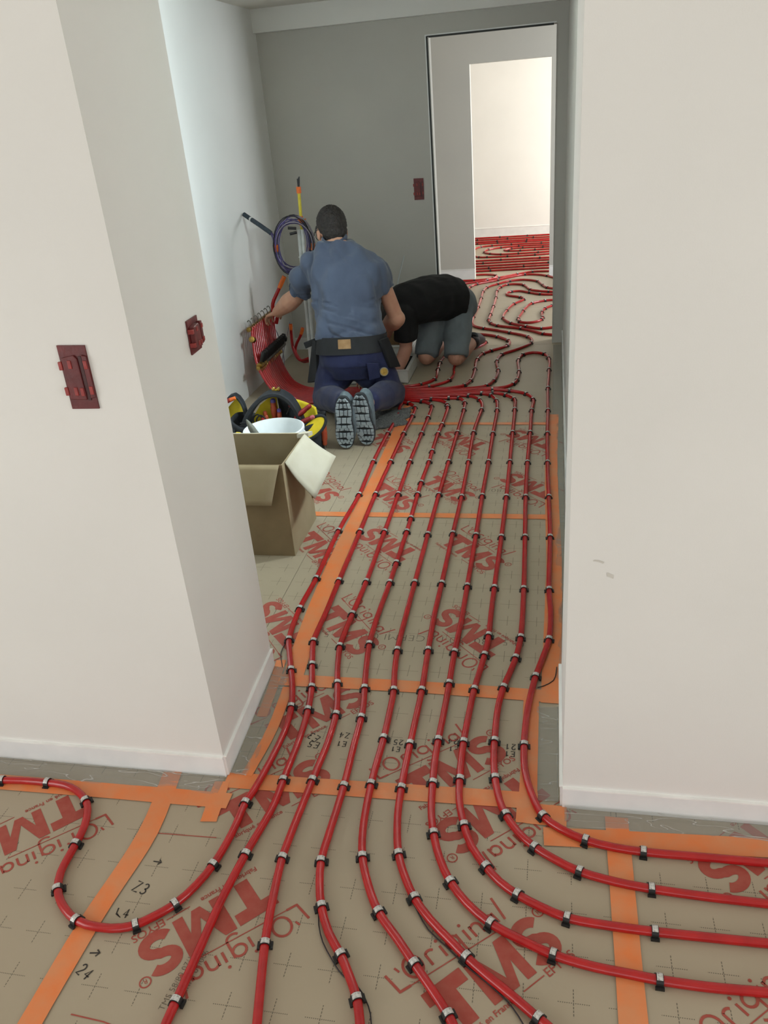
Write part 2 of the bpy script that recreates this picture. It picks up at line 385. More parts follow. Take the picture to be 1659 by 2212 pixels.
def window(n, x, y0, y1, z0, z1, axis='x'):
    def bx(mb, a0, a1, b0, b1, c0, c1):
        return mb.box(b0, b1, a0, a1, c0, c1) if axis == 'y' else mb.box(a0, a1, b0, b1, c0, c1)
    mb = MB(); t = min(.055, (y1-y0)*.12); d = .045
    for (b0, b1, c0, c1) in ((y0, y0+t, z0, z1), (y1-t, y1, z0, z1), (y0+t, y1-t, z0, z0+t), (y0+t, y1-t, z1-t, z1), ((y0+y1)/2-t/2, (y0+y1)/2+t/2, z0+t, z1-t)):
        bx(mb, x, x+d, b0, b1, c0, c1)
    o = struct('window_%d' % n, mb, 'window_white', label='white framed two-leaf window')
    for b0, b1 in ((y0+t, (y0+y1)/2-t/2), ((y0+y1)/2+t/2, y1-t)):
        obj('pane', bx(MB(), x+.018, x+.026, b0, b1, z0+t, z1-t), 'window_glass', o, False)
window(1, .285, 2.9, 3.06, 1.42, 1.92)
window(6, .285, 3.40, 3.62, 1.42, 1.92)
window(7, -3.27, -1.35, .75, .35, 2.15)  # added window, out of view, holding the left near-room light
window(2, 2.53, 6.7, 8.1, .75, 2.05)  # added window, out of view, so the middle space gets light
window(3, 2.53, 9.2, 11.2, .35, 2.25)
window(4, 2.63, -1.35, .75, .35, 2.15)
window(5, -3.28, -2.3, 1.1, .06, 2.25, 'y')

# white edge strips (perimeter foam) along the walls
def strip(name, segs, h, t=.006, m='skirt_foam'):
    mb = MB(); top = MB()
    for (x0, y0), (x1, y1) in segs:
        d = Vector((x1-x0, y1-y0, 0)).normalized(); n = Vector((d.y, -d.x, 0))*t
        for b, z0, z1, k in ((mb, 0, h, 1.0), (top, h, h+.004, 1.5)):
            P = [Vector((x0, y0, 0)), Vector((x1, y1, 0)), Vector((x1, y1, 0))+n*k, Vector((x0, y0, 0))+n*k]
            b.prism([(p.x, p.y) for p in P], z0, z1)
    o = struct(name, mb, m); obj('top_edge', top, 'skirt_edge', o, False); return o
strip('baseboard_left', [((-3.2, 1.617), (-.908, 1.617)), ((-.908, 1.617), (-.932, 2.13))], .07)
strip('baseboard_right', [((.044, 1.61), (2.6, 1.61)), ((.044, 2.13), (.044, 1.61))], .068)
strip('baseboard_corridor_right', [((.076, 6.17), (.076, 2.13))], .09)
strip('baseboard_back', [((-2.03, 6.17), (-.862, 6.17))], .09)
strip('baseboard_second', [((-2.03, 8.73), (-.808, 8.73)), ((-.044, 8.73), (2.5, 8.73))], .10)
strip('baseboard_far', [((-3.2, 11.58), (2.5, 11.58))], .11)

# small marks of use on the right-hand wall
mb = MB()
mb.grid(lambda u, v: (.096+.022*u+.003*v, 1.6092, .758-.006*u*u+.004*v), 6, 1)
mb.grid(lambda u, v: (.128+.014*u, 1.6092, .720+.010*v-.006*u), 3, 1)
mat('smudge', (205, 201, 192), .85)
obj('smudge', mb, 'smudge', wall_right, False)

# ------------------------------------------------------------------ printing on the boards
def arc(cx, cy, rx, ry, a0, a1, n=12):
    return [(cx+rx*math.cos(math.radians(a0+(a1-a0)*i/n)), cy+ry*math.sin(math.radians(a0+(a1-a0)*i/n))) for i in range(n+1)]
def text_mesh(body, size, bold=0.0, shear=0.0, space=1.0):
    c = bpy.data.curves.new('t', 'FONT'); c.body = body; c.size = size; c.align_x = 'LEFT'; c.offset = bold; c.shear = shear; c.space_character = space; c.resolution_u = 3
    o = bpy.data.objects.new('t', c); COL.objects.link(o); dg = bpy.context.evaluated_depsgraph_get()
    me = bpy.data.meshes.new_from_object(o.evaluated_get(dg)); bpy.data.objects.remove(o); bpy.data.curves.remove(c)
    vs = [v.co.copy() for v in me.vertices]; fs = [tuple(p.vertices) for p in me.polygons]; bpy.data.meshes.remove(me)
    return vs, fs
def put_text(mb, body, x, y, size, ang=0, **k):
    vs, fs = text_mesh(body, size, **k); ca, sa = math.cos(ang), math.sin(ang)
    mb.add([(x+v.x*ca-v.y*sa, y+v.x*sa+v.y*ca, 0) for v in vs], fs)
def logo_mesh():
    mb = MB(); h = .056
    # T
    mb.poly([(-.052, h), (-.052, h-.034), (-.018, h-.034), (-.018, -h), (.018, -h), (.018, h-.034), (.052, h-.034), (.052, h)])
    # M: two posts and two wedges
    x = .060; w_ = .026; W_ = .120; dg = .030
    mb.poly([(x, -h), (x+w_, -h), (x+w_, h), (x, h)])
    mb.poly([(x+W_-w_, -h), (x+W_, -h), (x+W_, h), (x+W_-w_, h)], .0001)
    mb.poly([(x+.004, h), (x+dg, h), (x+W_/2+.011, -h), (x+W_/2-.011, -h)], .0002)
    mb.poly([(x+W_-dg, h), (x+W_-.004, h), (x+W_/2+.011, -h), (x+W_/2-.011, -h)], .0003)
    # S as a broad stroke
    cx = .230
    S = arc(cx, .026, .030, .0215, 25, 90, 6) + arc(cx, .026, .030, .0215, 90, 270, 12)[1:] + arc(cx, -.0235, .030, .0235, 90, -90, 12)[1:] + arc(cx, -.0235, .032, .0235, -90, -155, 6)[1:]
    mb.ribbon(S, .027, .0001)
    # registered mark
    mb.ribbon(arc(.284, h-.006, .0125, .0125, 0, 360, 18)[:-1], .0032, 0, True)
    put_text(mb, 'R', .2785, h-.0125, .016)
    # handwritten 'L'Original' above, with the long foot of the L running under it
    y0 = h+.026
    w = .0062
    mb.ribbon([(-.088, y0+.056), (-.082, y0+.004)], w); mb.ribbon([(-.083, y0+.006), (-.055, y0+.004)], w, .0002)
    mb.ribbon([(-.055, y0+.004), (.175, y0-.012)], .0028)
    mb.ribbon([(-.062, y0+.058), (-.058, y0+.044)], .005)                       # apostrophe
    mb.ribbon(arc(-.026, y0+.036, .022, .026, 100, 460, 20), w, .0001)            # O
    mb.ribbon([(.012, y0+.012), (.012, y0+.042)]+arc(.022, y0+.036, .012, .010, 140, 30, 6), w)   # r
    mb.ribbon([(.050, y0+.010), (.050, y0+.040)], w); mb.ribbon(arc(.050, y0+.054, .002, .002, 0, 360, 8)[:-1], .0045, 0, True)  # i
    mb.ribbon(arc(.080, y0+.028, .016, .015, 20, 380, 18), w, .0001); mb.ribbon([(.096, y0+.040), (.096, y0-.004)]+arc(.080, y0-.006, .016, .014, 0, -150, 8), w)  # g
    mb.ribbon([(.116, y0+.008), (.116, y0+.038)], w); mb.ribbon(arc(.116, y0+.052, .002, .002, 0, 360, 8)[:-1], .0045, 0, True)  # i
    mb.ribbon([(.132, y0+.006), (.132, y0+.036)]+arc(.144, y0+.024, .012, .012, 150, 10, 7)+[(.156, y0+.004)], w)   # n
    mb.ribbon(arc(.182, y0+.018, .013, .014, 30, 330, 14), w); mb.ribbon([(.195, y0+.032), (.197, y0+.002)], w)     # a
    mb.ribbon([(.222, y0+.062), (.212, y0+.000)], w)                              # l
    # small lettering under the word
    put_text(mb, 'Fabriqué en France', -.052, -h-.020, .0195, bold=.0004)
    mb.ribbon([(.128, -h-.014), (.188, -h-.014)], .0028)
    put_text(mb, 'EFYOS', .192, -h-.024, .030, bold=.0002, space=.95)
    me = mb.mesh('printed_logo', False, fix=False); return me
LOGO = logo_mesh()
def logo(x, y, deg, s=1.0):
    o = link('printed_logo', LOGO, 'ink_red', floor); o.location = (x, y, .0007); o.rotation_euler = (0, 0, math.radians(deg)); o.scale = (s, s, 1)
for a in [(-1.322, 1.439, -134.5), (-.704, 1.232, -134.7), (-.826, 1.487, 44), (-.179, 1.047, 45), (-.341, 1.643, 42), (-.062, 1.645, -135),
          (.585, 1.612, -135), (.44, 1.0, 45), (-.80, 2.444, -48), (-.196, 2.307, 137), (-.61, 2.93, 137), (-.393, 3.034, -47), (-1.059, 3.036, -48),
          (-.567, 3.652, -47), (-.40, 4.13, 139), (-.02, 3.54, 137), (-.91, 2.30, 133), (-1.235, 3.64, -48), (-.83, 3.56, -47), (-.975, 4.24, -47),
          (-.02, 4.14, 138), (-.79, 1.83, 45)]:
    logo(*a)
# dotted batch text across the boards, read from the far side
for (x, y, t) in ((-.075, 2.345, '5I 58/80/ 80 I ACERMI 0 07:05 5 NO'), (-.10, 3.575, '5I 58/80/ 80 I ACERMI 0 07:05 5 NO')):
    mb = MB(); put_text(mb, t, 0, 0, .052, math.pi, bold=-.0012, space=1.05)
    o = obj('printed_batch_text', mb, 'ink_gray', floor, False); o.location = (x, y, .0006)
mb = MB(); put_text(mb, 'TMS 58/80 07/13 10:25', 0, 0, .02, math.radians(82), bold=-.0003); put_text(mb, '0 ACERMI 03/006', .028, 0, .02, math.radians(82), bold=-.0003)
o = obj('printed_batch_text', mb, 'ink_gray', floor, False); o.location = (-.80, .94, .0006)

# marker-pen notes of the plumbers
GLY = {'Z': [[(0, 1), (.7, 1), (0, 0), (.75, 0)]], 'E': [[(.65, 1), (0, 1), (0, 0), (.7, 0)], [(0, .5), (.5, .5)]], '1': [[(0, .75), (.3, 1), (.3, 0)]],
       '2': [arc(.3, .7, .3, .3, 170, -40, 8)+[(0, 0), (.65, 0)]], '3': [arc(.25, .75, .28, .25, 150, -90, 8)+arc(.25, .25, .32, .25, 90, -150, 8)],
       '4': [[(.45, 0), (.45, 1), (0, .35), (.7, .35)]], '5': [[(.6, 1), (.05, 1), (.05, .55)]+arc(.25, .3, .32, .3, 100, -140, 8)],
       '>': [[(0, .5), (1.2, .5)], [(.8, .8), (1.2, .5), (.8, .2)]], 'L': [[(0, 1), (.1, .3), (.9, .0), (.2, .35)]]}
def note(txt, x, y, h, deg, m='ink_black', wdt=.0034):
    h *= .85
    mb = MB(); cx = 0
    for ch in txt:
        if ch in GLY:
            for k, st in enumerate(GLY[ch]): mb.ribbon([((cx+p[0]*.75)*h, p[1]*h) for p in st], wdt, .0001*k)
        cx += .85
    o = obj('marker_note', mb, m, floor, False); o.location = (x, y, .0009); o.rotation_euler = (0, 0, math.radians(deg))
for a in (('Z3', -1.012, 1.215, .034, -12), ('>', -.995, 1.292, .03, -3), ('L4', -1.02, 1.14, .028, 0), ('24', -1.04, .995, .03, -25), ('>', -1.03, 1.03, .032, 8),
          ('Z4', -.588, 1.826, .026, 180), ('E1', -.59, 1.788, .024, 180), ('25', -.42, 1.812, .024, 180), ('E1', -.425, 1.782, .022, 180),
          ('E3', -.675, 1.80, .03, 150), ('E5', -.67, 1.775, .028, 170), ('24', -.258, 1.832, .024, 180), ('E1', -.255, 1.80, .022, 180), ('21', -.088, 1.828, .026, 180), ('E1', -.09, 1.798, .024, 180)):
    note(*a)
mb = MB(); mb.ribbon([(-1.07, 1.514), (-1.071, 1.391)], .004); mb.ribbon([(-1.072, 1.391), (-.96, 1.394), (-.856, 1.397)], .0028, .0001)
mb.ribbon([(-1.0, .905), (-.92, .90), (-.80, .878)], .003)
obj('marker_line', mb, 'ink_red', floor, False).location.z = .0009

# ------------------------------------------------------------------ clear film along the wall feet
def film(label, p0, p1, wd, up, seed, n=(0, 0, 0)):
    # a sheet that climbs 'up' metres on the wall foot and runs 'wd' metres out over the floor
    p0 = Vector(p0); p1 = Vector(p1); n = Vector(n); Ln = (p1-p0).length; nu = max(20, int(Ln/.02)); nv = 16
    def fn(u, v):
        s = v*(up+wd); base = p0.lerp(p1, u)
        q = noise.noise(Vector((u*Ln*9+seed, v*4+seed*2, seed))); q2 = noise.noise(Vector((u*Ln*26, v*9, seed*3)))
        lift = .0035+max(0, .006*q)+.0015*q2
        if s < up: P = base + n*(.009+max(0, lift)*.6) + Vector((0, 0, up-s+.004))
        else: P = base + n*(.009+(s-up)) + Vector((0, 0, .0012+max(0, lift)*(1-v)**.7))
        return P
    o = obj('plastic_film', MB().grid(fn, nu, nv), 'plastic_film')
    md = o.modifiers.new('thick', 'SOLIDIFY'); md.thickness = .0004
    return tag(o, label, 'plastic film', 'clear plastic film along wall feet')
film('clear creased plastic film at foot of near left wall', (-3.0, 1.617, 0), (-.91, 1.617, 0), .075, 0.004, 2.1, (0, -1, 0))
film('clear creased plastic film at foot of near right wall', (.05, 1.61, 0), (2.5, 1.61, 0), .06, .012, 5.3, (0, -1, 0))
film('clear plastic film below the left wall reveal', (-.908, 1.62, 0), (-.932, 2.12, 0), .07, .004, 7.7, (1, 0, 0))
film('grey plastic film patch beside right wall end inside the opening', (.044, 2.0, 0), (.044, 1.62, 0), .075, .01, 3.7, (-1, 0, 0))
film('wrinkled plastic film lapping up the corridor right wall', (.076, 6.1, 0), (.076, 2.14, 0), .06, .10, 9.2, (-1, 0, 0))

# ------------------------------------------------------------------ orange tape
TZ = [0.0022]
def tape(label, pts, wd):
    TZ[0] += .00006; z = TZ[0]
    P = catmull([(x, y, 0) for x, y in pts], .05) if len(pts) > 2 else [Vector((*pts[0], 0)).lerp(Vector((*pts[1], 0)), i/30) for i in range(31)]
    k = len(P); sd = random.random()*50
    ws = [wd*(1+.05*noise.noise(Vector((i*.35, sd, 0)))) for i in range(k)]
    mb = MB(); mb.ribbon(P, ws, z)
    o = obj('tape_strip', mb, 'tape_orange', None, False); md = o.modifiers.new('thick', 'SOLIDIFY'); md.thickness = .0003; md.offset = -1
    return tag(o, label, 'tape', 'orange tape strips on the boards')
tape('long orange tape between the two leftmost corridor pipes', [(-.876, 4.80), (-.868, 3.9), (-.877, 3.2), (-.88, 2.8), (-.868, 2.42), (-.845, 2.08)], .072)
tape('thin orange tape across corridor beside the cardboard box', [(-1.3, 3.277), (-.01, 3.284)], .045)
tape('faint orange tape across corridor just in front of red pipe bundle', [(-.83, 4.468), (-.0, 4.452)], .038)
tape('orange tape across the corridor at far edge of thick wall', [(-.90, 2.056), (-.4, 2.06), (.04, 2.052)], .058)
tape('wide orange tape across opening between the two near walls', [(-.905, 1.598), (-.45, 1.608), (-.02, 1.618)], .058)
tape('orange tape along right side of the corridor floor', [(.012, 4.6), (.004, 3.9), (.012, 3.3), (.02, 2.9), (.012, 2.02)], .062)
tape('short orange tape under rightmost pipe beside grey film patch', [(-.048, 2.03), (-.046, 1.61)], .048)
tape('orange tape along the foot of near right wall', [(-.003, 1.502), (.25, 1.516), (.60, 1.532), (1.2, 1.54)], .058)
tape('square orange tape patch at corner of the near right wall', [(-.075, 1.574), (.055, 1.572)], .07)
tape('orange tape running toward viewer under the right-hand pipes', [(.182, 1.585), (.182, 1.30), (.182, .98)], .058)
tape('orange tape along the foot of near left wall', [(-1.75, 1.512), (-1.23, 1.519), (-.866, 1.522)], .055)
tape('long orange tape crossing the left pipe loop toward viewer', [(-1.076, 1.61), (-1.05, 1.39), (-1.072, 1.12), (-1.08, .80)], .056)
tape('short orange tape stub at corner of the near left wall', [(-.913, 1.59), (-.898, 1.445)], .045)
tape('orange tape folded along foot of left wall reveal', [(-.912, 2.16), (-.895, 2.0), (-.887, 1.87)], .034)
tape('narrow orange tape under leftmost pipe beside left wall reveal', [(-.845, 2.02), (-.835, 1.82), (-.85, 1.62)], .035)

# ------------------------------------------------------------------ heating pipes with their clips
PIPES = {
 't1': ([[-1.935,5.015,.475],[-1.93,4.99,.4],[-1.915,4.949,.29],[-1.893,4.927,.215],[-1.824,4.893,.105],[-1.757,4.87,.046],[-1.644,4.849,.013],[-1.52,4.842,.011],[-1.4,4.842,.011],[-1.22,4.842,.011],[-.939,4.823,.01],[-.932,4.742,.01],[-.917,4.55,.011],[-.926,4.286,.01],[-.929,3.877,.01],[-.918,3.472,.01],[-.932,3.098,.01],[-.927,2.689,.01],[-.933,2.469,.01],[-.916,2.27,.01],[-.89,2.191,.01],[-.857,2.1,.01],[-.824,2.005,.01],[-.801,1.915,.01],[-.79,1.82,.01],[-.794,1.685,.01],[-.805,1.561,.011],[-.814,1.514,.01],[-.815,1.408,.01],[-.828,1.306,.01],[-.847,1.245,.01],[-.879,1.185,.01],[-.919,1.145,.01],[-.951,1.12,.01],[-.984,1.107,.01],[-1.036,1.102,.01],[-1.103,1.112,.01],[-1.167,1.152,.01],[-1.198,1.188,.011],[-1.217,1.234,.011],[-1.223,1.276,.01],[-1.226,1.324,.01],[-1.233,1.382,.011],[-1.254,1.437,.01],[-1.277,1.468,.01],[-1.326,1.502,.01],[-1.372,1.517,.01],[-1.431,1.521,.01],[-1.511,1.52,.01],[-1.576,1.514,.011],[-1.652,1.511,.01],[-1.872,1.511,.01],[-2.092,1.511,.01],[-2.312,1.511,.01],[-2.532,1.511,.01],[-2.752,1.511,.01]],
   [[-.926,4.286,-1.59],[-.929,3.877,-1.56],[-.918,3.472,-1.58],[-.932,3.098,-1.58],[-.927,2.689,-1.58],[-.933,2.469,-1.55],[-.916,2.27,-1.36],[-.857,2.1,-1.23],[-.801,1.915,-1.38],[-.814,1.514,-1.69],[-.828,1.306,-1.79],[-.879,1.185,-2.23],[-.951,1.12,-2.61],[-1.103,1.112,2.79],[-1.198,1.188,2.12],[-1.226,1.324,1.63],[-1.277,1.468,2.39],[-1.431,1.521,3.12],[-1.576,1.514,-3.07]]),
 't2': ([[-1.935,5.049,.475],[-1.93,5.024,.4],[-1.915,4.983,.29],[-1.893,4.958,.215],[-1.824,4.92,.105],[-1.757,4.895,.046],[-1.644,4.871,.013],[-1.52,4.863,.011],[-1.4,4.863,.011],[-1.22,4.863,.011],[-1.04,4.863,.011],[-.884,4.802,.01],[-.841,4.744,.01],[-.831,4.706,.01],[-.826,4.548,.01],[-.832,4.285,.01],[-.834,3.878,.01],[-.837,3.48,.01],[-.832,3.097,.01],[-.828,2.677,.01],[-.824,2.453,.01],[-.825,2.314,.01],[-.823,2.266,.01],[-.791,2.133,.01],[-.761,2.016,.01],[-.743,1.906,.01],[-.734,1.783,.01],[-.733,1.607,.01],[-.733,1.505,.01],[-.755,1.348,.01],[-.769,1.203,.01],[-.772,1.092,.01],[-.776,.959,.01],[-.778,.91,.01],[-.775,.864,.01],[-.765,.644,.01],[-.757,.424,.01],[-.752,.205,.01],[-.749,-.015,.01]],
   [[-.884,4.802,-.7],[-.834,4.727,-1.32],[-.826,4.574,-1.57],[-.832,4.285,-1.59],[-.834,3.878,-1.58],[-.837,3.48,-1.57],[-.832,3.097,-1.56],[-.828,2.677,-1.55],[-.823,2.266,-1.45],[-.791,2.133,-1.32],[-.761,2.016,-1.36],[-.743,1.906,-1.45],[-.733,1.607,-1.56],[-.755,1.348,-1.69],[-.776,.959,-1.62]]),
 't3': ([[-1.935,5.083,.475],[-1.93,5.058,.4],[-1.915,5.016,.29],[-1.893,4.989,.215],[-1.824,4.947,.105],[-1.757,4.919,.046],[-1.644,4.893,.013],[-1.52,4.885,.011],[-1.4,4.885,.011],[-1.22,4.885,.011],[-1.04,4.885,.011],[-.794,4.832,.01],[-.741,4.775,.01],[-.727,4.703,.01],[-.726,4.546,.01],[-.727,4.284,.01],[-.73,3.879,.01],[-.724,3.482,.01],[-.72,3.098,.01],[-.715,2.677,.01],[-.72,2.447,.01],[-.722,2.298,.01],[-.72,2.245,.01],[-.702,2.14,.01],[-.68,2.043,.011],[-.66,1.961,.01],[-.648,1.893,.01],[-.643,1.775,.01],[-.649,1.616,.01],[-.656,1.411,.01],[-.656,1.349,.01],[-.646,1.251,.01],[-.63,1.141,.01],[-.62,1.09,.01],[-.604,1.021,.01],[-.584,.937,.01],[-.574,.897,.01],[-.531,.683,.01],[-.498,.467,.01],[-.477,.249,.01],[-.466,.031,.01]],
   [[-.808,4.839,-.41],[-.734,4.754,-1.33],[-.726,4.546,-1.57],[-.727,4.284,-1.58],[-.73,3.879,-1.57],[-.724,3.482,-1.56],[-.72,3.098,-1.56],[-.715,2.677,-1.58],[-.72,2.447,-1.59],[-.72,2.245,-1.48],[-.68,2.043,-1.33],[-.648,1.893,-1.46],[-.649,1.616,-1.61],[-.656,1.349,-1.52],[-.625,1.114,-1.38]]),
 't4': ([[-1.935,5.117,.475],[-1.93,5.092,.4],[-1.915,5.049,.29],[-1.893,5.019,.215],[-1.824,4.974,.105],[-1.757,4.944,.046],[-1.644,4.916,.013],[-1.52,4.906,.011],[-1.4,4.906,.011],[-1.22,4.906,.011],[-1.04,4.906,.011],[-.751,4.875,.01],[-.671,4.834,.01],[-.638,4.772,.01],[-.627,4.7,.01],[-.626,4.424,.01],[-.632,4.282,.011],[-.63,4.02,.01],[-.628,3.879,.01],[-.631,3.618,.01],[-.629,3.485,.01],[-.622,3.231,.01],[-.62,3.102,.01],[-.619,2.83,.01],[-.619,2.676,.01],[-.622,2.391,.01],[-.617,2.265,.01],[-.6,2.128,.01],[-.584,2.027,.01],[-.571,1.951,.01],[-.565,1.887,.01],[-.561,1.759,.01],[-.554,1.604,.011],[-.555,1.423,.01],[-.554,1.351,.01],[-.54,1.284,.01],[-.52,1.225,.01],[-.485,1.16,.01],[-.445,1.111,.01],[-.413,1.063,.01],[-.387,1.018,.01],[-.369,.967,.01],[-.358,.928,.01],[-.311,.715,.01],[-.275,.5,.01],[-.252,.283,.01],[-.24,.065,.01]],
   [[-.751,4.875,-.3],[-.638,4.772,-1.27],[-.629,4.728,-1.47],[-.626,4.424,-1.59],[-.632,4.282,-1.59],[-.63,4.02,-1.56],[-.628,3.879,-1.57],[-.631,3.618,-1.57],[-.629,3.485,-1.55],[-.622,3.231,-1.55],[-.62,3.102,-1.56],[-.619,2.83,-1.57],[-.619,2.676,-1.58],[-.617,2.265,-1.49],[-.584,2.027,-1.4],[-.565,1.887,-1.51],[-.554,1.604,-1.55],[-.554,1.351,-1.46],[-.52,1.225,-1.16],[-.445,1.111,-.93],[-.387,1.018,-1.14]]),
 't5': ([[-1.935,5.151,.475],[-1.93,5.126,.4],[-1.915,5.083,.29],[-1.893,5.05,.215],[-1.824,5.001,.105],[-1.757,4.969,.046],[-1.644,4.938,.013],[-1.52,4.928,.011],[-1.4,4.928,.011],[-1.22,4.928,.011],[-1.04,4.928,.011],[-.86,4.928,.011],[-.641,4.893,.01],[-.577,4.891,.01],[-.536,4.823,.01],[-.524,4.696,.01],[-.523,4.541,.01],[-.523,4.295,.01],[-.524,3.88,.01],[-.525,3.481,.01],[-.523,3.081,.01],[-.519,2.682,.01],[-.517,2.462,.01],[-.512,2.239,.01],[-.5,2.116,.01],[-.487,2.026,.01],[-.482,1.941,.01],[-.478,1.804,.01],[-.479,1.62,.01],[-.469,1.464,.01],[-.452,1.377,.01],[-.421,1.299,.01],[-.381,1.228,.01],[-.323,1.164,.01],[-.278,1.112,.01],[-.232,1.06,.01],[-.191,1.011,.01],[-.168,.975,.01],[-.074,.782,.01],[-.004,.582,.01],[.043,.376,.01],[.066,.162,.01]],
   [[-.641,4.893,-.04],[-.577,4.891,-.55],[-.532,4.804,-1.37],[-.524,4.675,-1.54],[-.523,4.295,-1.57],[-.524,3.88,-1.57],[-.525,3.481,-1.57],[-.523,3.081,-1.56],[-.519,2.682,-1.56],[-.512,2.239,-1.51],[-.487,2.026,-1.46],[-.478,1.804,-1.56],[-.479,1.62,-1.54],[-.452,1.377,-1.28],[-.381,1.228,-.94],[-.278,1.112,-.85],[-.191,1.011,-.94]]),
 't6': ([[-1.935,5.185,.475],[-1.93,5.16,.4],[-1.915,5.116,.29],[-1.893,5.081,.215],[-1.824,5.028,.105],[-1.757,4.993,.046],[-1.644,4.96,.013],[-1.52,4.949,.011],[-1.4,4.949,.011],[-1.22,4.949,.011],[-1.04,4.949,.011],[-.86,4.949,.011],[-.68,4.949,.011],[-.518,4.934,.01],[-.46,4.886,.01],[-.424,4.79,.01],[-.415,4.693,.01],[-.422,4.538,.01],[-.43,4.294,.01],[-.42,3.88,.01],[-.413,3.461,.01],[-.414,3.094,.01],[-.412,2.682,.01],[-.412,2.469,.01],[-.405,2.248,.01],[-.396,2.034,.01],[-.395,1.904,.01],[-.395,1.788,.01],[-.394,1.697,.011],[-.392,1.615,.01],[-.385,1.513,.01],[-.362,1.396,.01],[-.331,1.324,.01],[-.303,1.276,.01],[-.257,1.223,.01],[-.203,1.175,.01],[-.166,1.143,.01],[-.115,1.105,.01],[-.059,1.067,.01],[-.008,1.03,.01],[.027,1.005,.01],[.169,.857,.01],[.276,.691,.01],[.347,.507,.01],[.382,.305,.01]],
   [[-.518,4.934,-.42],[-.442,4.851,-1.2],[-.415,4.673,-1.58],[-.43,4.294,-1.58],[-.42,3.88,-1.55],[-.413,3.461,-1.56],[-.414,3.094,-1.57],[-.412,2.682,-1.57],[-.405,2.248,-1.53],[-.396,2.034,-1.55],[-.395,1.788,-1.57],[-.392,1.615,-1.53],[-.362,1.396,-1.25],[-.303,1.276,-.97],[-.166,1.143,-.68],[-.008,1.03,-.61]]),
 't7': ([[-1.935,5.219,.475],[-1.93,5.194,.4],[-1.915,5.15,.29],[-1.893,5.112,.215],[-1.824,5.056,.105],[-1.757,5.018,.046],[-1.644,4.982,.013],[-1.52,4.971,.011],[-1.4,4.971,.011],[-1.22,4.971,.011],[-1.04,4.971,.011],[-.86,4.971,.011],[-.68,4.971,.011],[-.439,4.976,.01],[-.376,4.934,.01],[-.337,4.837,.01],[-.321,4.665,.011],[-.32,4.279,.01],[-.316,3.881,.01],[-.316,3.473,.01],[-.312,3.082,.01],[-.31,2.669,.01],[-.309,2.451,.01],[-.313,2.244,.01],[-.312,2.076,.01],[-.312,1.948,.01],[-.314,1.813,.01],[-.313,1.721,.01],[-.308,1.643,.01],[-.299,1.547,.01],[-.283,1.471,.01],[-.257,1.395,.011],[-.223,1.331,.01],[-.176,1.276,.01],[-.119,1.232,.01],[-.055,1.203,.01],[.022,1.174,.01],[.105,1.158,.01],[.186,1.151,.01],[.242,1.146,.01],[.338,1.144,.01],[.455,1.148,.01],[.513,1.148,.01],[.753,1.146,.01],[.993,1.144,.01],[1.233,1.141,.01],[1.473,1.139,.01],[1.713,1.136,.01]],
   [[-.439,4.976,-.32],[-.376,4.934,-.88],[-.337,4.837,-1.34],[-.321,4.665,-1.53],[-.32,4.279,-1.56],[-.316,3.881,-1.57],[-.316,3.473,-1.57],[-.312,3.082,-1.56],[-.31,2.669,-1.57],[-.313,2.244,-1.58],[-.312,2.076,-1.57],[-.314,1.813,-1.57],[-.308,1.643,-1.5],[-.283,1.471,-1.31],[-.223,1.331,-.97],[-.119,1.232,-.54],[.022,1.174,-.27],[.242,1.146,-.07]]),
 't8': ([[-1.935,5.253,.475],[-1.93,5.228,.4],[-1.915,5.183,.29],[-1.893,5.143,.215],[-1.824,5.083,.105],[-1.757,5.043,.046],[-1.644,5.005,.013],[-1.52,4.992,.011],[-1.4,4.992,.011],[-1.22,4.992,.011],[-1.04,4.992,.011],[-.86,4.992,.011],[-.68,4.992,.011],[-.5,4.992,.011],[-.369,4.989,.01],[-.284,4.94,.01],[-.229,4.861,.011],[-.216,4.671,.011],[-.211,4.291,.01],[-.206,3.882,.01],[-.202,3.466,.01],[-.202,3.071,.01],[-.205,2.663,.01],[-.205,2.484,.01],[-.204,2.35,.01],[-.21,2.236,.01],[-.221,2.13,.01],[-.229,2.054,.01],[-.235,1.928,.01],[-.239,1.812,.01],[-.238,1.729,.011],[-.235,1.665,.01],[-.228,1.587,.01],[-.207,1.506,.01],[-.18,1.439,.01],[-.141,1.385,.01],[-.105,1.346,.01],[-.062,1.316,.01],[-.005,1.289,.01],[.053,1.269,.01],[.149,1.261,.01],[.244,1.259,.01],[.356,1.26,.01],[.48,1.262,.01],[.541,1.264,.01],[.781,1.261,.01],[1.021,1.259,.01],[1.261,1.256,.01],[1.501,1.254,.01],[1.741,1.252,.01]],
   [[-.369,4.989,-.28],[-.284,4.94,-.74],[-.229,4.861,-1.21],[-.216,4.671,-1.54],[-.211,4.291,-1.56],[-.206,3.882,-1.56],[-.202,3.466,-1.57],[-.202,3.071,-1.57],[-.205,2.663,-1.57],[-.204,2.35,-1.6],[-.21,2.236,-1.65],[-.229,2.054,-1.65],[-.239,1.812,-1.58],[-.235,1.665,-1.51],[-.207,1.506,-1.25],[-.141,1.385,-.88],[-.062,1.316,-.53],[.053,1.269,-.2],[.244,1.259,-.01]]),
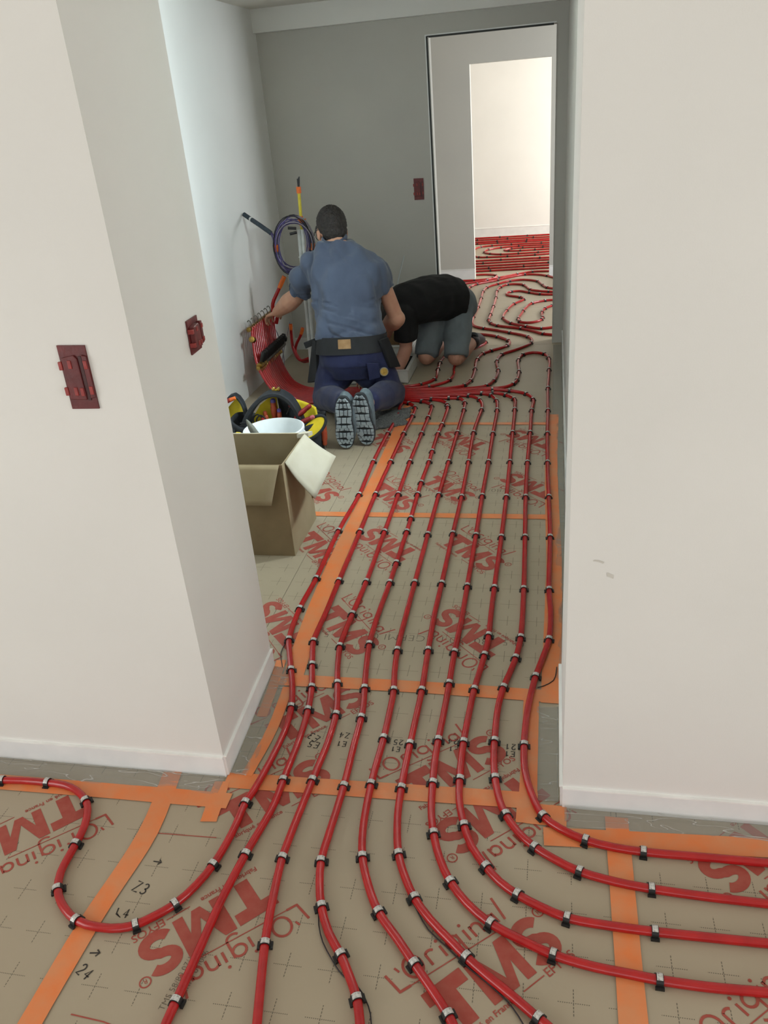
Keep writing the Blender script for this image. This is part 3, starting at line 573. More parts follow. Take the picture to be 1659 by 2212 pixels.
 't9': ([[-1.935,5.287,.475],[-1.93,5.262,.4],[-1.915,5.216,.29],[-1.893,5.174,.215],[-1.824,5.11,.105],[-1.757,5.067,.046],[-1.644,5.027,.013],[-1.52,5.014,.011],[-1.4,5.014,.011],[-1.22,5.014,.011],[-1.04,5.014,.011],[-.86,5.014,.011],[-.68,5.014,.011],[-.5,5.014,.011],[-.377,5.05,.01],[-.263,5.021,.011],[-.157,4.957,.01],[-.112,4.85,.01],[-.115,4.652,.01],[-.114,4.29,.01],[-.116,3.873,.01],[-.112,3.468,.01],[-.102,3.076,.01],[-.093,2.663,.01],[-.093,2.347,.01],[-.105,2.229,.01],[-.123,2.138,.01],[-.137,2.072,.011],[-.148,1.973,.011],[-.149,1.826,.01],[-.146,1.746,.01],[-.138,1.68,.011],[-.12,1.599,.01],[-.102,1.554,.01],[-.067,1.5,.01],[-.025,1.458,.011],[.027,1.426,.01],[.084,1.399,.01],[.167,1.38,.01],[.248,1.371,.01],[.372,1.365,.01],[.501,1.363,.01],[.565,1.362,.01],[.805,1.36,.01],[1.045,1.357,.01],[1.285,1.355,.01],[1.525,1.353,.01],[1.765,1.35,.01]],
   [[-.377,5.05,.03],[-.263,5.021,-.39],[-.157,4.957,-.86],[-.112,4.85,-1.38],[-.115,4.652,-1.59],[-.114,4.29,-1.57],[-.116,3.873,-1.57],[-.112,3.468,-1.55],[-.102,3.076,-1.55],[-.093,2.663,-1.56],[-.093,2.347,-1.62],[-.105,2.229,-1.73],[-.137,2.072,-1.74],[-.149,1.826,-1.55],[-.138,1.68,-1.4],[-.102,1.554,-1.1],[-.025,1.458,-.69],[.084,1.399,-.34],[.248,1.371,-.08]]),
 't10': ([[-1.935,5.321,.475],[-1.93,5.296,.4],[-1.915,5.25,.29],[-1.893,5.205,.215],[-1.824,5.137,.105],[-1.757,5.092,.046],[-1.644,5.049,.013],[-1.52,5.035,.011],[-1.4,5.035,.011],[-1.22,5.035,.011],[-1.04,5.035,.011],[-.86,5.035,.011],[-.68,5.035,.011],[-.439,5.075,.01],[-.311,5.092,.01],[-.25,5.156,.01],[-.224,5.266,.011],[-.222,5.448,.01],[-.236,5.684,.01],[-.21,5.829,.01],[-.136,5.883,.01],[-.055,5.837,.01],[-.021,5.711,.01],[-.019,5.434,.01],[-.023,5.061,.01],[-.019,4.649,.01],[-.019,4.275,.01],[-.015,3.874,.01],[-.005,3.471,.01],[.003,3.08,.01],[.002,2.663,.01],[.009,2.499,.01],[.004,2.343,.01],[-.015,2.242,.01],[-.037,2.136,.01],[-.051,2.037,.01],[-.06,1.936,.01],[-.063,1.818,.01],[-.059,1.733,.01],[-.043,1.654,.01],[-.006,1.561,.01],[.038,1.524,.011],[.101,1.495,.01],[.168,1.481,.01],[.239,1.476,.01],[.39,1.477,.01],[.526,1.478,.01],[.593,1.478,.01],[.833,1.476,.01],[1.073,1.474,.01],[1.313,1.471,.01],[1.553,1.469,.01],[1.793,1.466,.01]],
   [[-.25,5.156,1.09],[-.228,5.242,1.43],[-.221,5.426,1.59],[-.235,5.708,1.51],[-.21,5.829,.99],[-.055,5.837,-.9],[-.024,5.735,-1.43],[-.019,5.457,-1.58],[-.023,5.061,-1.57],[-.019,4.649,-1.57],[-.019,4.275,-1.57],[-.015,3.874,-1.55],[-.005,3.471,-1.55],[.003,3.08,-1.56],[.002,2.663,-1.55],[.004,2.343,-1.68],[-.037,2.136,-1.75],[-.063,1.818,-1.56],[-.006,1.561,-.88],[.101,1.495,-.31],[.239,1.476,-.03]]),
 'b4': ([[-1.935,5.355,.475],[-1.93,5.33,.4],[-1.915,5.283,.29],[-1.893,5.236,.215],[-1.824,5.164,.105],[-1.757,5.116,.046],[-1.644,5.071,.013],[-1.52,5.057,.011],[-1.4,5.057,.011],[-1.22,5.057,.011],[-1.04,5.057,.011],[-.86,5.057,.011],[-.68,5.057,.011],[-.509,5.085,.011],[-.42,5.129,.01],[-.378,5.238,.011],[-.363,5.431,.01],[-.387,5.667,.01],[-.363,5.851,.01],[-.274,5.957,.01],[-.176,6.097,.01],[-.152,6.203,.01],[-.187,6.326,.01],[-.334,6.466,.01],[-.442,6.551,.01],[-.551,6.62,.01],[-.636,6.706,.01],[-.67,6.848,.01],[-.675,7.033,.01],[-.665,7.404,.01],[-.667,7.763,.01],[-.671,8.046,.01],[-.647,8.231,.01],[-.552,8.381,.01],[-.435,8.501,.011],[-.306,8.533,.011],[-.163,8.444,.01],[-.108,8.263,.01],[-.056,8.116,.01],[.022,8.048,.01],[.153,7.997,.01],[.393,7.997,.01],[.633,7.997,.01],[.873,7.997,.01],[1.113,7.997,.01],[1.353,7.997,.01]],
   [[-.42,5.129,.81],[-.378,5.238,1.35],[-.365,5.473,1.67],[-.387,5.689,1.55],[-.363,5.851,1.13],[-.16,6.14,1.3],[-.187,6.326,2.11],[-.334,6.466,2.44],[-.551,6.62,2.48],[-.675,7.033,1.57],[-.665,7.404,1.56],[-.667,7.763,1.58],[-.671,8.046,1.52],[-.647,8.231,1.22],[-.552,8.381,.9],[-.435,8.501,.53],[-.153,8.428,-1.07],[-.101,8.241,-1.28],[-.056,8.116,-.98]]),
 'b3': ([[-1.935,5.389,.475],[-1.93,5.364,.4],[-1.915,5.316,.29],[-1.893,5.266,.215],[-1.824,5.191,.105],[-1.757,5.141,.046],[-1.644,5.094,.013],[-1.52,5.079,.011],[-1.4,5.079,.011],[-1.22,5.079,.011],[-1.04,5.079,.011],[-.86,5.079,.011],[-.642,5.104,.01],[-.569,5.149,.01],[-.535,5.246,.01],[-.527,5.468,.01],[-.534,5.722,.01],[-.503,5.885,.01],[-.448,5.957,.01],[-.345,6.068,.01],[-.322,6.194,.01],[-.425,6.352,.01],[-.507,6.414,.01],[-.579,6.44,.01],[-.651,6.448,.01]],
   [[-.569,5.149,.89],[-.535,5.246,1.39],[-.528,5.51,1.61],[-.532,5.745,1.48],[-.503,5.885,1.12],[-.448,5.957,.84],[-.336,6.088,1.19],[-.335,6.23,2.02],[-.425,6.352,2.34]]),
 'b2': ([[-1.935,5.423,.475],[-1.93,5.398,.4],[-1.915,5.35,.29],[-1.893,5.297,.215],[-1.824,5.218,.105],[-1.757,5.166,.046],[-1.644,5.116,.013],[-1.52,5.1,.011],[-1.4,5.1,.011],[-1.22,5.1,.011],[-1.04,5.1,.011],[-.803,5.136,.01],[-.752,5.171,.01],[-.689,5.243,.01],[-.665,5.37,.01],[-.678,5.533,.01],[-.679,5.704,.01],[-.654,5.913,.01],[-.569,6.048,.01],[-.504,6.182,.01],[-.543,6.278,.01],[-.588,6.265,.01]],
   [[-.803,5.136,.41],[-.682,5.261,1.24],[-.506,6.205,1.74]]),
 'b1': ([[-1.935,5.457,.475],[-1.93,5.432,.4],[-1.915,5.383,.29],[-1.893,5.328,.215],[-1.824,5.245,.105],[-1.757,5.19,.046],[-1.644,5.138,.013],[-1.52,5.121,.011],[-1.4,5.121,.011],[-1.22,5.121,.011],[-.94,5.151,.01],[-.865,5.182,.01],[-.787,5.286,.01],[-.79,5.5,.01],[-.797,5.684,.01],[-.78,5.862,.01],[-.755,5.953,.01],[-.765,6.115,.01],[-.752,6.248,.01]],
   [[-.865,5.182,.64],[-.787,5.286,1.25],[-.791,5.521,1.61],[-.797,5.684,1.54]]),
 'b5': ([[1.03,6.326,.01],[.13,6.326,.01],[.023,6.355,.01],[-.071,6.4,.01],[-.16,6.5,.01],[-.251,6.584,.01],[-.447,6.702,.01],[-.506,6.787,.01],[-.534,6.911,.01],[-.532,7.097,.01],[-.528,7.405,.01],[-.527,7.763,.01],[-.537,8.021,.01],[-.513,8.221,.01],[-.444,8.331,.011],[-.309,8.304,.011],[-.254,8.182,.01],[-.216,8.051,.01],[-.12,7.97,.01],[.022,7.902,.01],[.152,7.868,.01],[.392,7.868,.01],[.632,7.868,.01],[.872,7.868,.01],[1.112,7.868,.01],[1.352,7.868,.01]],
   [[-.071,6.4,2.49],[-.251,6.584,2.5],[-.447,6.702,2.39],[-.506,6.787,1.98],[-.534,6.911,1.67],[-.532,7.097,1.55],[-.528,7.405,1.56],[-.527,7.763,1.59],[-.536,8.043,1.53],[-.513,8.221,1.24],[-.444,8.331,.4],[-.285,8.27,-1.11],[-.216,8.051,-1.02],[-.04,7.928,-.42]]),
 'b6': ([[1.034,6.611,.01],[.134,6.611,.01],[.023,6.595,.011],[-.087,6.564,.01],[-.211,6.646,.01],[-.339,6.766,.01],[-.399,6.893,.01],[-.418,6.997,.01],[-.401,7.207,.01],[-.347,7.469,.01],[-.273,7.608,.01],[-.265,7.684,.01],[-.316,7.751,.01],[-.413,7.828,.01],[-.437,7.909,.01],[-.409,7.982,.01],[-.321,8.007,.01],[-.218,7.921,.01],[-.118,7.831,.01],[.023,7.791,.01],[.15,7.768,.01],[.39,7.768,.01],[.63,7.768,.01],[.87,7.768,.01],[1.11,7.768,.01],[1.35,7.768,.01]],
   [[-.087,6.564,3.02],[-.211,6.646,2.46],[-.339,6.766,2.2],[-.414,6.953,1.72],[-.399,7.227,1.42],[-.347,7.469,1.2],[-.266,7.635,1.37],[-.3,7.735,2.33],[-.391,7.994,.49],[-.218,7.921,-.75],[-.118,7.831,-.51]]),
 'b7': ([[1.047,7.575,.01],[.147,7.575,.01],[.023,7.572,.01],[-.071,7.555,.01],[-.185,7.466,.01],[-.241,7.271,.01],[-.269,7.06,.01],[-.286,6.918,.01],[-.259,6.795,.01],[-.186,6.766,.01],[-.11,6.815,.01],[-.083,6.911,.01],[-.093,7.077,.01],[-.068,7.245,.01],[-.008,7.346,.01],[.084,7.445,.01],[.324,7.445,.01],[.564,7.445,.01],[.804,7.445,.01],[1.044,7.445,.01],[1.284,7.445,.01]],
   [[-.071,7.555,-2.75],[-.185,7.466,-2.17],[-.254,7.185,-1.7],[-.286,6.918,-1.54],[-.268,6.81,-1.13],[-.091,6.858,1.32],[-.082,6.929,1.57],[-.091,7.12,1.49],[-.068,7.245,1.22],[-.008,7.346,.94]]),
 'b8': ([[-.796,7.541,.01],[-.802,7.836,.01],[-.824,8.101,.01],[-.82,8.292,.01],[-.762,8.411,.01],[-.592,8.546,.011],[-.433,8.71,.01],[-.291,8.802,.01],[-.158,8.772,.01],[-.061,8.689,.01],[-.001,8.598,.01],[.159,8.406,.01],[.399,8.406,.01],[.639,8.406,.01],[.879,8.406,.01],[1.119,8.406,.01],[1.359,8.406,.01]],
   [[-.823,8.082,1.62],[-.82,8.292,1.33],[-.762,8.411,.89],[-.562,8.575,.8],[-.291,8.802,.17],[-.061,8.689,-.87]]),
 'b9': ([[-1.041,8.034,.01],[-1.001,8.299,.011],[-.946,8.367,.01],[-.917,8.441,.01],[-.783,8.522,.01],[-.671,8.581,.01],[-.609,8.655,.01],[-.501,8.737,.01],[-.375,8.846,.01],[-.218,8.942,.01],[-.049,8.938,.01],[.151,8.9,.01],[.391,8.9,.01],[.631,8.9,.01],[.871,8.9,.01],[1.111,8.9,.01],[1.351,8.9,.01]],
   [[-.917,8.441,.94],[-.671,8.581,.71],[-.558,8.695,.62],[-.375,8.846,.65],[-.218,8.942,.26]]),
 'b10': ([[-1.182,8.617,.01],[-1.019,8.612,.011],[-.807,8.609,.01],[-.675,8.644,.01],[-.62,8.686,.01],[-.584,8.763,.01],[-.609,8.846,.01],[-.694,8.891,.01],[-.816,8.901,.01],[-1.045,8.93,.01]],
   [[-.807,8.609,.12],[-.598,8.828,2.03],[-.62,8.686,.88]]),
 'f0': ([[-1.433,11.453,.01],[-1.046,11.442,.01],[-.058,11.45,.01],[.183,11.449,.01]],
   [[-.711,11.443,.01],[-.348,11.447,.01]]),
 'f1': ([[-1.414,11.29,.01],[-1.032,11.28,.01],[-.057,11.264,.01],[.181,11.264,.011]],
   [[-.999,11.28,-.02],[-.601,11.272,-.02],[-.265,11.267,-.01]]),
 'f2': ([[-1.395,11.132,.01],[-1.017,11.11,.01],[-.056,11.097,.01],[.179,11.097,.01]],
   [[-.727,11.103,-.02],[-.344,11.099,-.01]]),
 'f3': ([[-1.376,10.977,.01],[-1.004,10.963,.01],[-.055,10.967,.01],[.177,10.955,.01]],
   [[-.972,10.963,-.01],[-.711,10.964,.01],[-.347,10.967,.01]]),
 'f4': ([[.175,10.79,.01],[-.054,10.789,.01],[-.335,10.803,.01],[-.528,10.795,.01],[-.771,10.765,.01],[-.911,10.716,.01],[-.965,10.61,.01],[-.981,10.35,.01],[-.937,10.085,.011],[-.869,9.969,.01],[-.772,9.948,.01],[-.534,9.936,.01],[-.215,9.956,.01],[-.048,9.985,.01],[.165,10.011,.01]],
   [[-.528,10.795,-3.06],[-.771,10.765,-2.92],[-.911,10.716,-2.42],[-.154,10.794,3.08],[-.869,9.969,-.59],[-.772,9.948,-.11],[-.534,9.936,.01],[-.215,9.956,.12]]),
 'f5': ([[.173,10.643,.011],[-.053,10.634,.01],[-.43,10.648,.01],[-.648,10.581,.011],[-.797,10.483,.01],[-.832,10.296,.01],[-.75,10.171,.011],[-.619,10.096,.011],[-.413,10.104,.01],[-.181,10.121,.011],[-.049,10.15,.01],[.167,10.16,.01]],
   [[-.43,10.648,-3.01],[-.648,10.581,-2.71],[-.797,10.483,-2.17],[-.832,10.296,-1.36],[-.75,10.171,-.75],[-.619,10.096,-.24],[-.413,10.104,.07],[-.181,10.121,.16]]),
 'f6': ([[.171,10.487,.01],[-.052,10.484,.01],[-.375,10.493,.01],[-.512,10.475,.011],[-.598,10.384,.01],[-.534,10.319,.01],[-.397,10.296,.01],[-.223,10.314,.01],[-.05,10.32,.01],[.169,10.324,.01]],
   [[-.131,10.486,3.1],[-.375,10.493,-3.11],[-.512,10.475,-2.68],[-.534,10.319,-.47],[-.397,10.296,-.02],[-.223,10.314,.08]]),
 'f7': ([[-1.226,9.71,.01],[-.892,9.727,.01],[-.598,9.738,.01],[-.046,9.751,.01],[.162,9.757,.01]],
   [[-.598,9.738,.03],[-.155,9.749,.02]]),
 'f8': ([[-1.206,9.544,.01],[-.877,9.561,.01],[-.045,9.608,.01],[.16,9.614,.01]],
   [[-.79,9.566,.06]]),
 'f9': ([[-1.187,9.378,.01],[-.863,9.396,.01],[-.044,9.434,.01],[.158,9.445,.011]],
   [[-.058,9.433,.05]]),
 'f10': ([[-1.168,9.221,.01],[-.849,9.24,.01],[-.043,9.289,.01],[.156,9.301,.01]],
   [[-.703,9.249,.06],[-.322,9.272,.06]]),
 'f11': ([[-1.151,9.074,.011],[-.834,9.093,.01],[-.448,9.117,.01],[-.042,9.126,.01],[.154,9.133,.01]],
   [[-.674,9.104,.07]]),
}

PR = .0105
def clip_meshes():
    # black clip: an arch over the pipe with two barbed feet (pipe runs along local x)
    mb = MB(); r0 = PR+.0004; r1 = PR+.0026; hw = .0075; A = [math.radians(a) for a in range(-20, 201, 20)]
    for x in (0,):
        vs = []
        for a in A:
            for rr, xx in ((r0, -hw), (r1, -hw), (r1, hw), (r0, hw)): vs.append((xx, rr*math.cos(a), rr*math.sin(a)))
        n = len(A); fs = [(4*i+j, 4*i+(j+1) % 4, 4*(i+1)+(j+1) % 4, 4*(i+1)+j) for i in range(n-1) for j in range(4)] + [(3, 2, 1, 0), (4*n-4, 4*n-3, 4*n-2, 4*n-1)]
        mb.add(vs, fs)
    for s in (-1, 1):
        mb.box(-hw*1.25, hw*1.25, *(sorted((s*(PR+.001), s*(PR+.0075)))), -PR+.0004, -.004)
    band = MB(); vs = []; A = [math.radians(a) for a in range(38, 143, 15)]; r0 = PR+.0027; r1 = PR+.0038; hw = .0062
    for a in A:
        for rr, xx in ((r0, -hw), (r1, -hw), (r1, hw), (r0, hw)): vs.append((xx, rr*math.cos(a), rr*math.sin(a)))
    n = len(A); fs = [(4*i+j, 4*i+(j+1) % 4, 4*(i+1)+(j+1) % 4, 4*(i+1)+j) for i in range(n-1) for j in range(4)] + [(3, 2, 1, 0), (4*n-4, 4*n-3, 4*n-2, 4*n-1)]
    band.add(vs, fs)
    return mb.mesh('clip', False), band.mesh('metal_band', False)
CLIP, BAND = clip_meshes()
LBL = {
 't1': 'red heating pipe, leftmost in corridor, looping back along near left wall', 't2': 'second red pipe from the left across the corridor floor',
 't3': 'third red pipe from the left across the corridor floor', 't4': 'fourth red corridor pipe from the left, with extra clips',
 't5': 'fifth red corridor pipe from the left, passing right of the Z5 note', 't6': 'sixth red corridor pipe from left, outermost curve with black wire beside it',
 't7': 'seventh red corridor pipe from left, front one bending off to the right', 't8': 'eighth red corridor pipe from left, bending right between two others',
 't9': 'ninth red corridor pipe from left, second closest to right wall', 't10': 'rightmost red corridor pipe hugging the right wall, with a far U-turn',
 'b4': 'red pipe waving back from the bundle past the shoe into next space', 'b3': 'red pipe rising from the bundle around the right knee of the black-shirted man',
 'b2': 'red pipe passing under the right knee of the black-shirted man', 'b1': 'red pipe running up between the knees of the black-shirted man',
 'b5': 'long hairpin red pipe on floor beyond the opening, widest bend', 'b6': 'red pipe with sharp zigzag loop on floor beyond the opening',
 'b7': 'small innermost red pipe loop beyond the opening by its right edge', 'b8': 'red pipe sweeping along the threshold of the far doorway',
 'b9': 'red pipe slanting into the far doorway from behind the black-shirted man', 'b10': 'red pipe with hooked end at the foot of the far white wall'}
for i in range(12):
    LBL['f%d' % i] = 'red pipe on far room floor, ' + ['closest to back wall', 'second from back wall', 'third from back wall', 'fourth from back wall', 'widest of its three nested bends', 'middle of its three nested bends', 'innermost of its three nested bends', 'fifth straight one from its doorway', 'fourth straight one from its doorway', 'third straight one from its doorway', 'second straight one from its doorway', 'straight one nearest its doorway'][i]
for key, (pts, clips) in PIPES.items():
    path = catmull(pts, .025 if key[0] != 'f' else .05)
    mb = MB(); mb.tube(path, PR, 12 if key[0] == 't' else 9)
    g = 'parallel red corridor pipes' if key[0] == 't' else ('red pipes in the far room' if key[0] == 'f' else 'red pipes leaving the bundle beyond the men')
    p = tag(obj('heating_pipe', mb, 'pipe_red'), LBL[key], 'pipe', g)
    for (x, y, a) in clips:
        c = link('clip', CLIP, 'clip_black', p); c.location = (x, y, PR); jt = random.uniform(-.06, .06); c.rotation_euler = (random.uniform(-.12, .12), 0, a+jt)
        if key[0] != 'f':
            b = link('metal_band', BAND, 'clip_band', c)
# loose black wires lying by the pipes
for label, pts in (('thin black wire lying beside sixth corridor pipe', [(-.304, 1.265), (-.26, 1.203), (-.213, 1.166), (-.173, 1.133), (-.114, 1.093), (-.073, 1.061), (-.048, 1.033), (-.02, .99)]),
                   ('thin black wire curling beside fourth corridor pipe at bottom', [(-.53, 1.235), (-.515, 1.18), (-.495, 1.14), (-.466, 1.104), (-.442, 1.078), (-.418, 1.06), (-.392, 1.048), (-.369, 1.022), (-.353, .994), (-.338, .93)]),
                   ('short black wire tail by the leftmost pipe at wall reveal', [(-.925, 2.27), (-.925, 2.2), (-.895, 2.12)]),
                   ('black wire tail curling off the rightmost pipe', [(-.03, 2.09), (-.01, 2.10), (.02, 2.13), (.028, 2.17), (.03, 2.2)])):
    mb = MB(); mb.tube(catmull([(x, y, .004) for x, y in pts], .02), .0016, 6)
    tag(obj('wire', mb, 'cable_black'), label, 'wire', 'thin black wires on the floor')

# ------------------------------------------------------------------ taped electrical boxes in the walls
def wall_box(label, c, u, w, wd, ht, depth):
    # c centre on the wall, u direction along the wall, w outward normal
    c, u, w = Vector(c), Vector(u), Vector(w); z = Vector((0, 0, 1))
    M = Matrix(((u.x, z.x, w.x, c.x), (u.y, z.y, w.y, c.y), (u.z, z.z, w.z, c.z), (0, 0, 0, 1)))
    t = thing('electrical_box', label, 'electrical box', c, 'red taped electrical boxes in the walls')
    a, b = wd/2, ht/2
    obj('back_plate', MB().prism([(-a, -b), (a*.96, -b*1.0), (a, b*.98), (-a*.97, b)], .0004, .004, M), 'box_dark_red', t, False)
    bevel(obj('lid', MB().prism([(-a*.86, -b*.68), (a*.32, -b*.70), (a*.30, b*.58), (a*.10, b*.70), (-a*.84, b*.62)], .004, .004+depth, M), 'box_dark_red', t, False), .002)
    mb = MB(); mb.box(a*.36, a*.58, -b*.72, b*.66, .004, .0055, M); obj('slot', mb, 'box_inner', t, False)
    bevel(obj('cheek', MB().prism([(a*.60, -b*.66), (a*.98, -b*.62), (a*.98, b*.66), (a*.62, b*.70)], .004, .004+depth*.8, M), 'box_dark_red', t, False), .0015)
    for (x, y) in ((-.30, .42), (-.30, -.42), (.14, -.44), (.80, .40), (.80, -.40), (-.98, .38), (-.98, -.42)):
        h = depth if abs(x) < .5 else depth*.85
        bevel(obj('tab', MB().box((x-.13)*a, (x+.13)*a, (y-.13)*b, (y+.13)*b, .003, .006+h, M), 'box_red', t, False), .0012)
    return t
wall_box('double red electrical box on the front of near left wall', (-1.057, 1.617, 1.204), (1, 0, 0), (0, -1, 0), .070, .150, .004)
_u = Vector((-.024, .513, 0)).normalized()
wall_box('red electrical box sticking out of the left wall reveal', (-.9235, 1.965, 1.205), _u, Vector((_u.y, -_u.x, 0)), .075, .088, .014)
wall_box('dark red electrical box on gray back wall beside the opening', (-.957, 6.17, 1.150), (1, 0, 0), (0, -1, 0), .072, .145, .003)

# ------------------------------------------------------------------ manifold on the left
t = thing('manifold', 'brass manifold bar with black caps across the upright red pipes', 'manifold', (-1.905, 5.2, .2))
def Yk(k): return 4.955+.034*k
mb = MB(); mb.tube([(-1.872, Yk(-1.8), .250), (-1.872, Yk(13.6), .250)], .017, 14); obj('bar', mb, 'steel', t)
mb = MB(); mb.tube([(-1.872, Yk(-2.3), .250), (-1.872, Yk(.8), .250)], .022, 8); mb.tube([(-1.872, Yk(-3.0), .243), (-1.872, Yk(-2.2), .243)], .014, 10); obj('end_fitting', mb, 'brass', t)
for k in range(14):
    mb = MB(); mb.lathe([(.0150, -.004), (.0168, .002), (.0168, .060), (.014, .068), (.006, .070)], Matrix.Translation((-1.868, Yk(k)-.026, .268)) @ Matrix.Rotation(.35, 4, 'Y'), 10); obj('cap', mb, 'cap_black', t)
    mb = MB(); mb.lathe([(.014, -.02), (.016, -.016), (.016, .0), (.0135, .004)], Matrix.Translation((-1.896, Yk(k)-.012, .212)) @ Matrix.Rotation(-.3, 4, 'Y'), 8); obj('nut', mb, 'brass', t)
mb = MB(); mb.lathe([(.012, 0), (.02, .005), (.02, .03), (.012, .036)], Matrix.Translation((-1.866, Yk(13.6), .27)) @ Matrix.Rotation(.3, 4, 'Y'), 12); obj('air_vent', mb, 'cap_black', t)
t = thing('manifold', 'brass upper manifold at top of the red pipes under the hand', 'manifold', (-1.92, 5.15, .45))
mb = MB(); mb.tube([(-1.945, Yk(.6)+.0, .468), (-1.945, Yk(15), .468)], .016, 12); obj('bar', mb, 'brass', t)
mb = MB(); mb.lathe([(.010, -.02), (.020, -.016), (.020, .016), (.012, .02)], Matrix.Translation((-1.925, Yk(0)+.01, .405)) @ Matrix.Rotation(1.2, 4, 'X'), 14); obj('ring_fitting', mb, 'brass', t)
for k in range(0, 14, 2):
    mb = MB(); mb.tube(catmull([(-1.938, Yk(k)+.06, .478), (-1.938, Yk(k)+.058, .505), (-1.948, Yk(k)+.054, .522), (-1.958, Yk(k)+.052, .512)], .006), .0035, 6); obj('hook', mb, 'steel', t)

# loose pipe ends wrapped in orange tape
def pipe_end(label, pts, tip, r=.0105):
    P = catmull(pts, .02); n = max(3, int(tip/.02))
    t = thing('pipe_offcut', label, 'pipe', P[-1], 'red pipe ends wrapped in orange')
    obj('pipe', MB().tube(P, r, 10), 'pipe_red', t); obj('orange_wrap', MB().tube(P[:n], [r*1.25]*(n-1)+[r*1.1], 10), 'tape_end', t)
pipe_end('upright red pipe end with orange tip beside white conduit', [(-1.862, 5.60, .345), (-1.868, 5.60, .26), (-1.855, 5.57, .165), (-1.80, 5.52, .10), (-1.70, 5.48, .125), (-1.58, 5.46, .115)], .055)
pipe_end('second red pipe end, frayed, crossing the upright orange-tipped one', [(-1.775, 5.60, .315), (-1.792, 5.60, .27), (-1.835, 5.595, .20), (-1.85, 5.59, .15), (-1.795, 5.545, .085), (-1.70, 5.50, .10), (-1.56, 5.48, .095)], .02)
pipe_end('red pipe with long orange wrap behind the reaching forearm', [(-1.812, 5.45, .712), (-1.845, 5.44, .655), (-1.875, 5.42, .60), (-1.905, 5.40, .54), (-1.915, 5.40, .45)], .10, .0125)
pipe_end('red pipe with orange tip pointing right below the blue sleeve', [(-1.655, 5.45, .568), (-1.72, 5.43, .55), (-1.80, 5.42, .53), (-1.87, 5.41, .48), (-1.90, 5.40, .40)], .05, .0125)

# ------------------------------------------------------------------ conduits and the coiled cable
t = thing('conduit', 'white double cable conduit standing up near the corner', 'conduit', (-1.64, 5.3, 0))
for dx in (-.0125, .0125):
    mb = MB(); mb.tube(catmull([(-1.610+dx, 5.30, 1.03), (-1.617+dx, 5.30, .84), (-1.625+dx, 5.30, .48), (-1.640+dx, 5.30, .12), (-1.645+dx, 5.30, .0)], .05), .013, 10); obj('pipe', mb, 'conduit_white', t)
mb = MB(); mb.box(-1.644, -1.590, 5.284, 5.316, .855, .861); obj('tie', mb, 'conduit_white', t, False)
t = thing('conduit', 'yellow conduit with orange ends above the cable coil', 'conduit', (-1.6, 5.3, 1.0))
obj('pipe', MB().tube(catmull([(-1.606, 5.31, .99), (-1.602, 5.305, 1.09), (-1.596, 5.30, 1.19), (-1.593, 5.3, 1.262)], .02), .0105, 10), 'conduit_yellow', t)
obj('collar', MB().tube([(-1.593, 5.3, 1.25), (-1.592, 5.3, 1.288)], .0155, 10), 'tape_end', t)
obj('lower_collar', MB().tube([(-1.604, 5.305, 1.055), (-1.600, 5.305, 1.112)], .0135, 10), 'tape_end', t)
mb = MB(); mb.tube([(-1.606, 5.29, 1.088), (-1.562, 5.28, 1.094)], .0035, 6); mb.tube([(-1.616, 5.285, 1.092), (-1.578, 5.28, 1.078)], .0035, 6); obj('string', mb, 'tape_end', t)
for k, dx in enumerate((-.006, .002, .007)):
    obj('wire', MB().tube([(-1.592+dx*.4, 5.3, 1.27), (-1.587+dx, 5.3, 1.335+.006*k)], .004, 6), 'cable_black', t)
t = thing('cable_coil', 'coil of purple and black cables hung over the white conduit', 'cable', (-1.65, 5.26, .75))
CCX, CCZ, CRX, CRZ, CYY = -1.654, .940, .110, .162, 5.245
def coil_pt(a, rx, rz, cx, cz, yy, ph=0): return (cx+rx*math.cos(a)+.022*math.sin(a), yy+.03*math.cos(a)+.008*math.sin(a*2+ph), cz+rz*math.sin(a)-.016*math.cos(a))
for k in range(13):
    rx = CRX+.022*random.uniform(-1, 1); rz = CRZ+.022*random.uniform(-1, 1); cx = CCX+random.uniform(-.008, .010); cz = CCZ+random.uniform(-.008, .008); yy = CYY+.006*k-.03
    obj('cable', MB().tube([coil_pt(2*math.pi*i/28, rx, rz, cx, cz, yy, k) for i in range(29)], .0040, 6), ('cable_purple', 'cable_black', 'cable_gray', 'cable_purple')[k % 4], t)
for a0 in (184, -4):
    obj('orange_band', MB().tube([coil_pt(math.radians(a), CRX, CRZ, CCX, CCZ, CYY+.006) for a in (a0-3, a0+4, a0+11)], .021, 10), 'tape_end', t)
mb = MB(); mb.tube([(-1.680, 5.25, 1.050), (-1.628, 5.262, 1.043)], .0095, 8); mb.tube([(-1.672, 5.25, 1.012), (-1.630, 5.268, 1.018)], .009, 8)
obj('plug', mb, 'cable_black', t)
t = thing('cable_sleeve', 'dark slate cable sleeve slanting from the left wall to the coil', 'cable sleeve', (-1.9, 5.3, 1.0))
SP = catmull([(-2.016, 5.39, 1.135), (-1.975, 5.37, 1.112), (-1.915, 5.325, 1.085), (-1.86, 5.295, 1.055), (-1.800, 5.28, 1.008), (-1.786, 5.26, .95)], .015)
obj('sleeve', MB().tube(SP[:-5], [.0145]*len(SP[:-5]), 10), 'sleeve_slate', t)
obj('tail', MB().tube(SP[-7:], .010, 8), 'cable_purple', t)
obj('label_band', MB().tube(SP[4:6], .0153, 10), 'conduit_white', t)
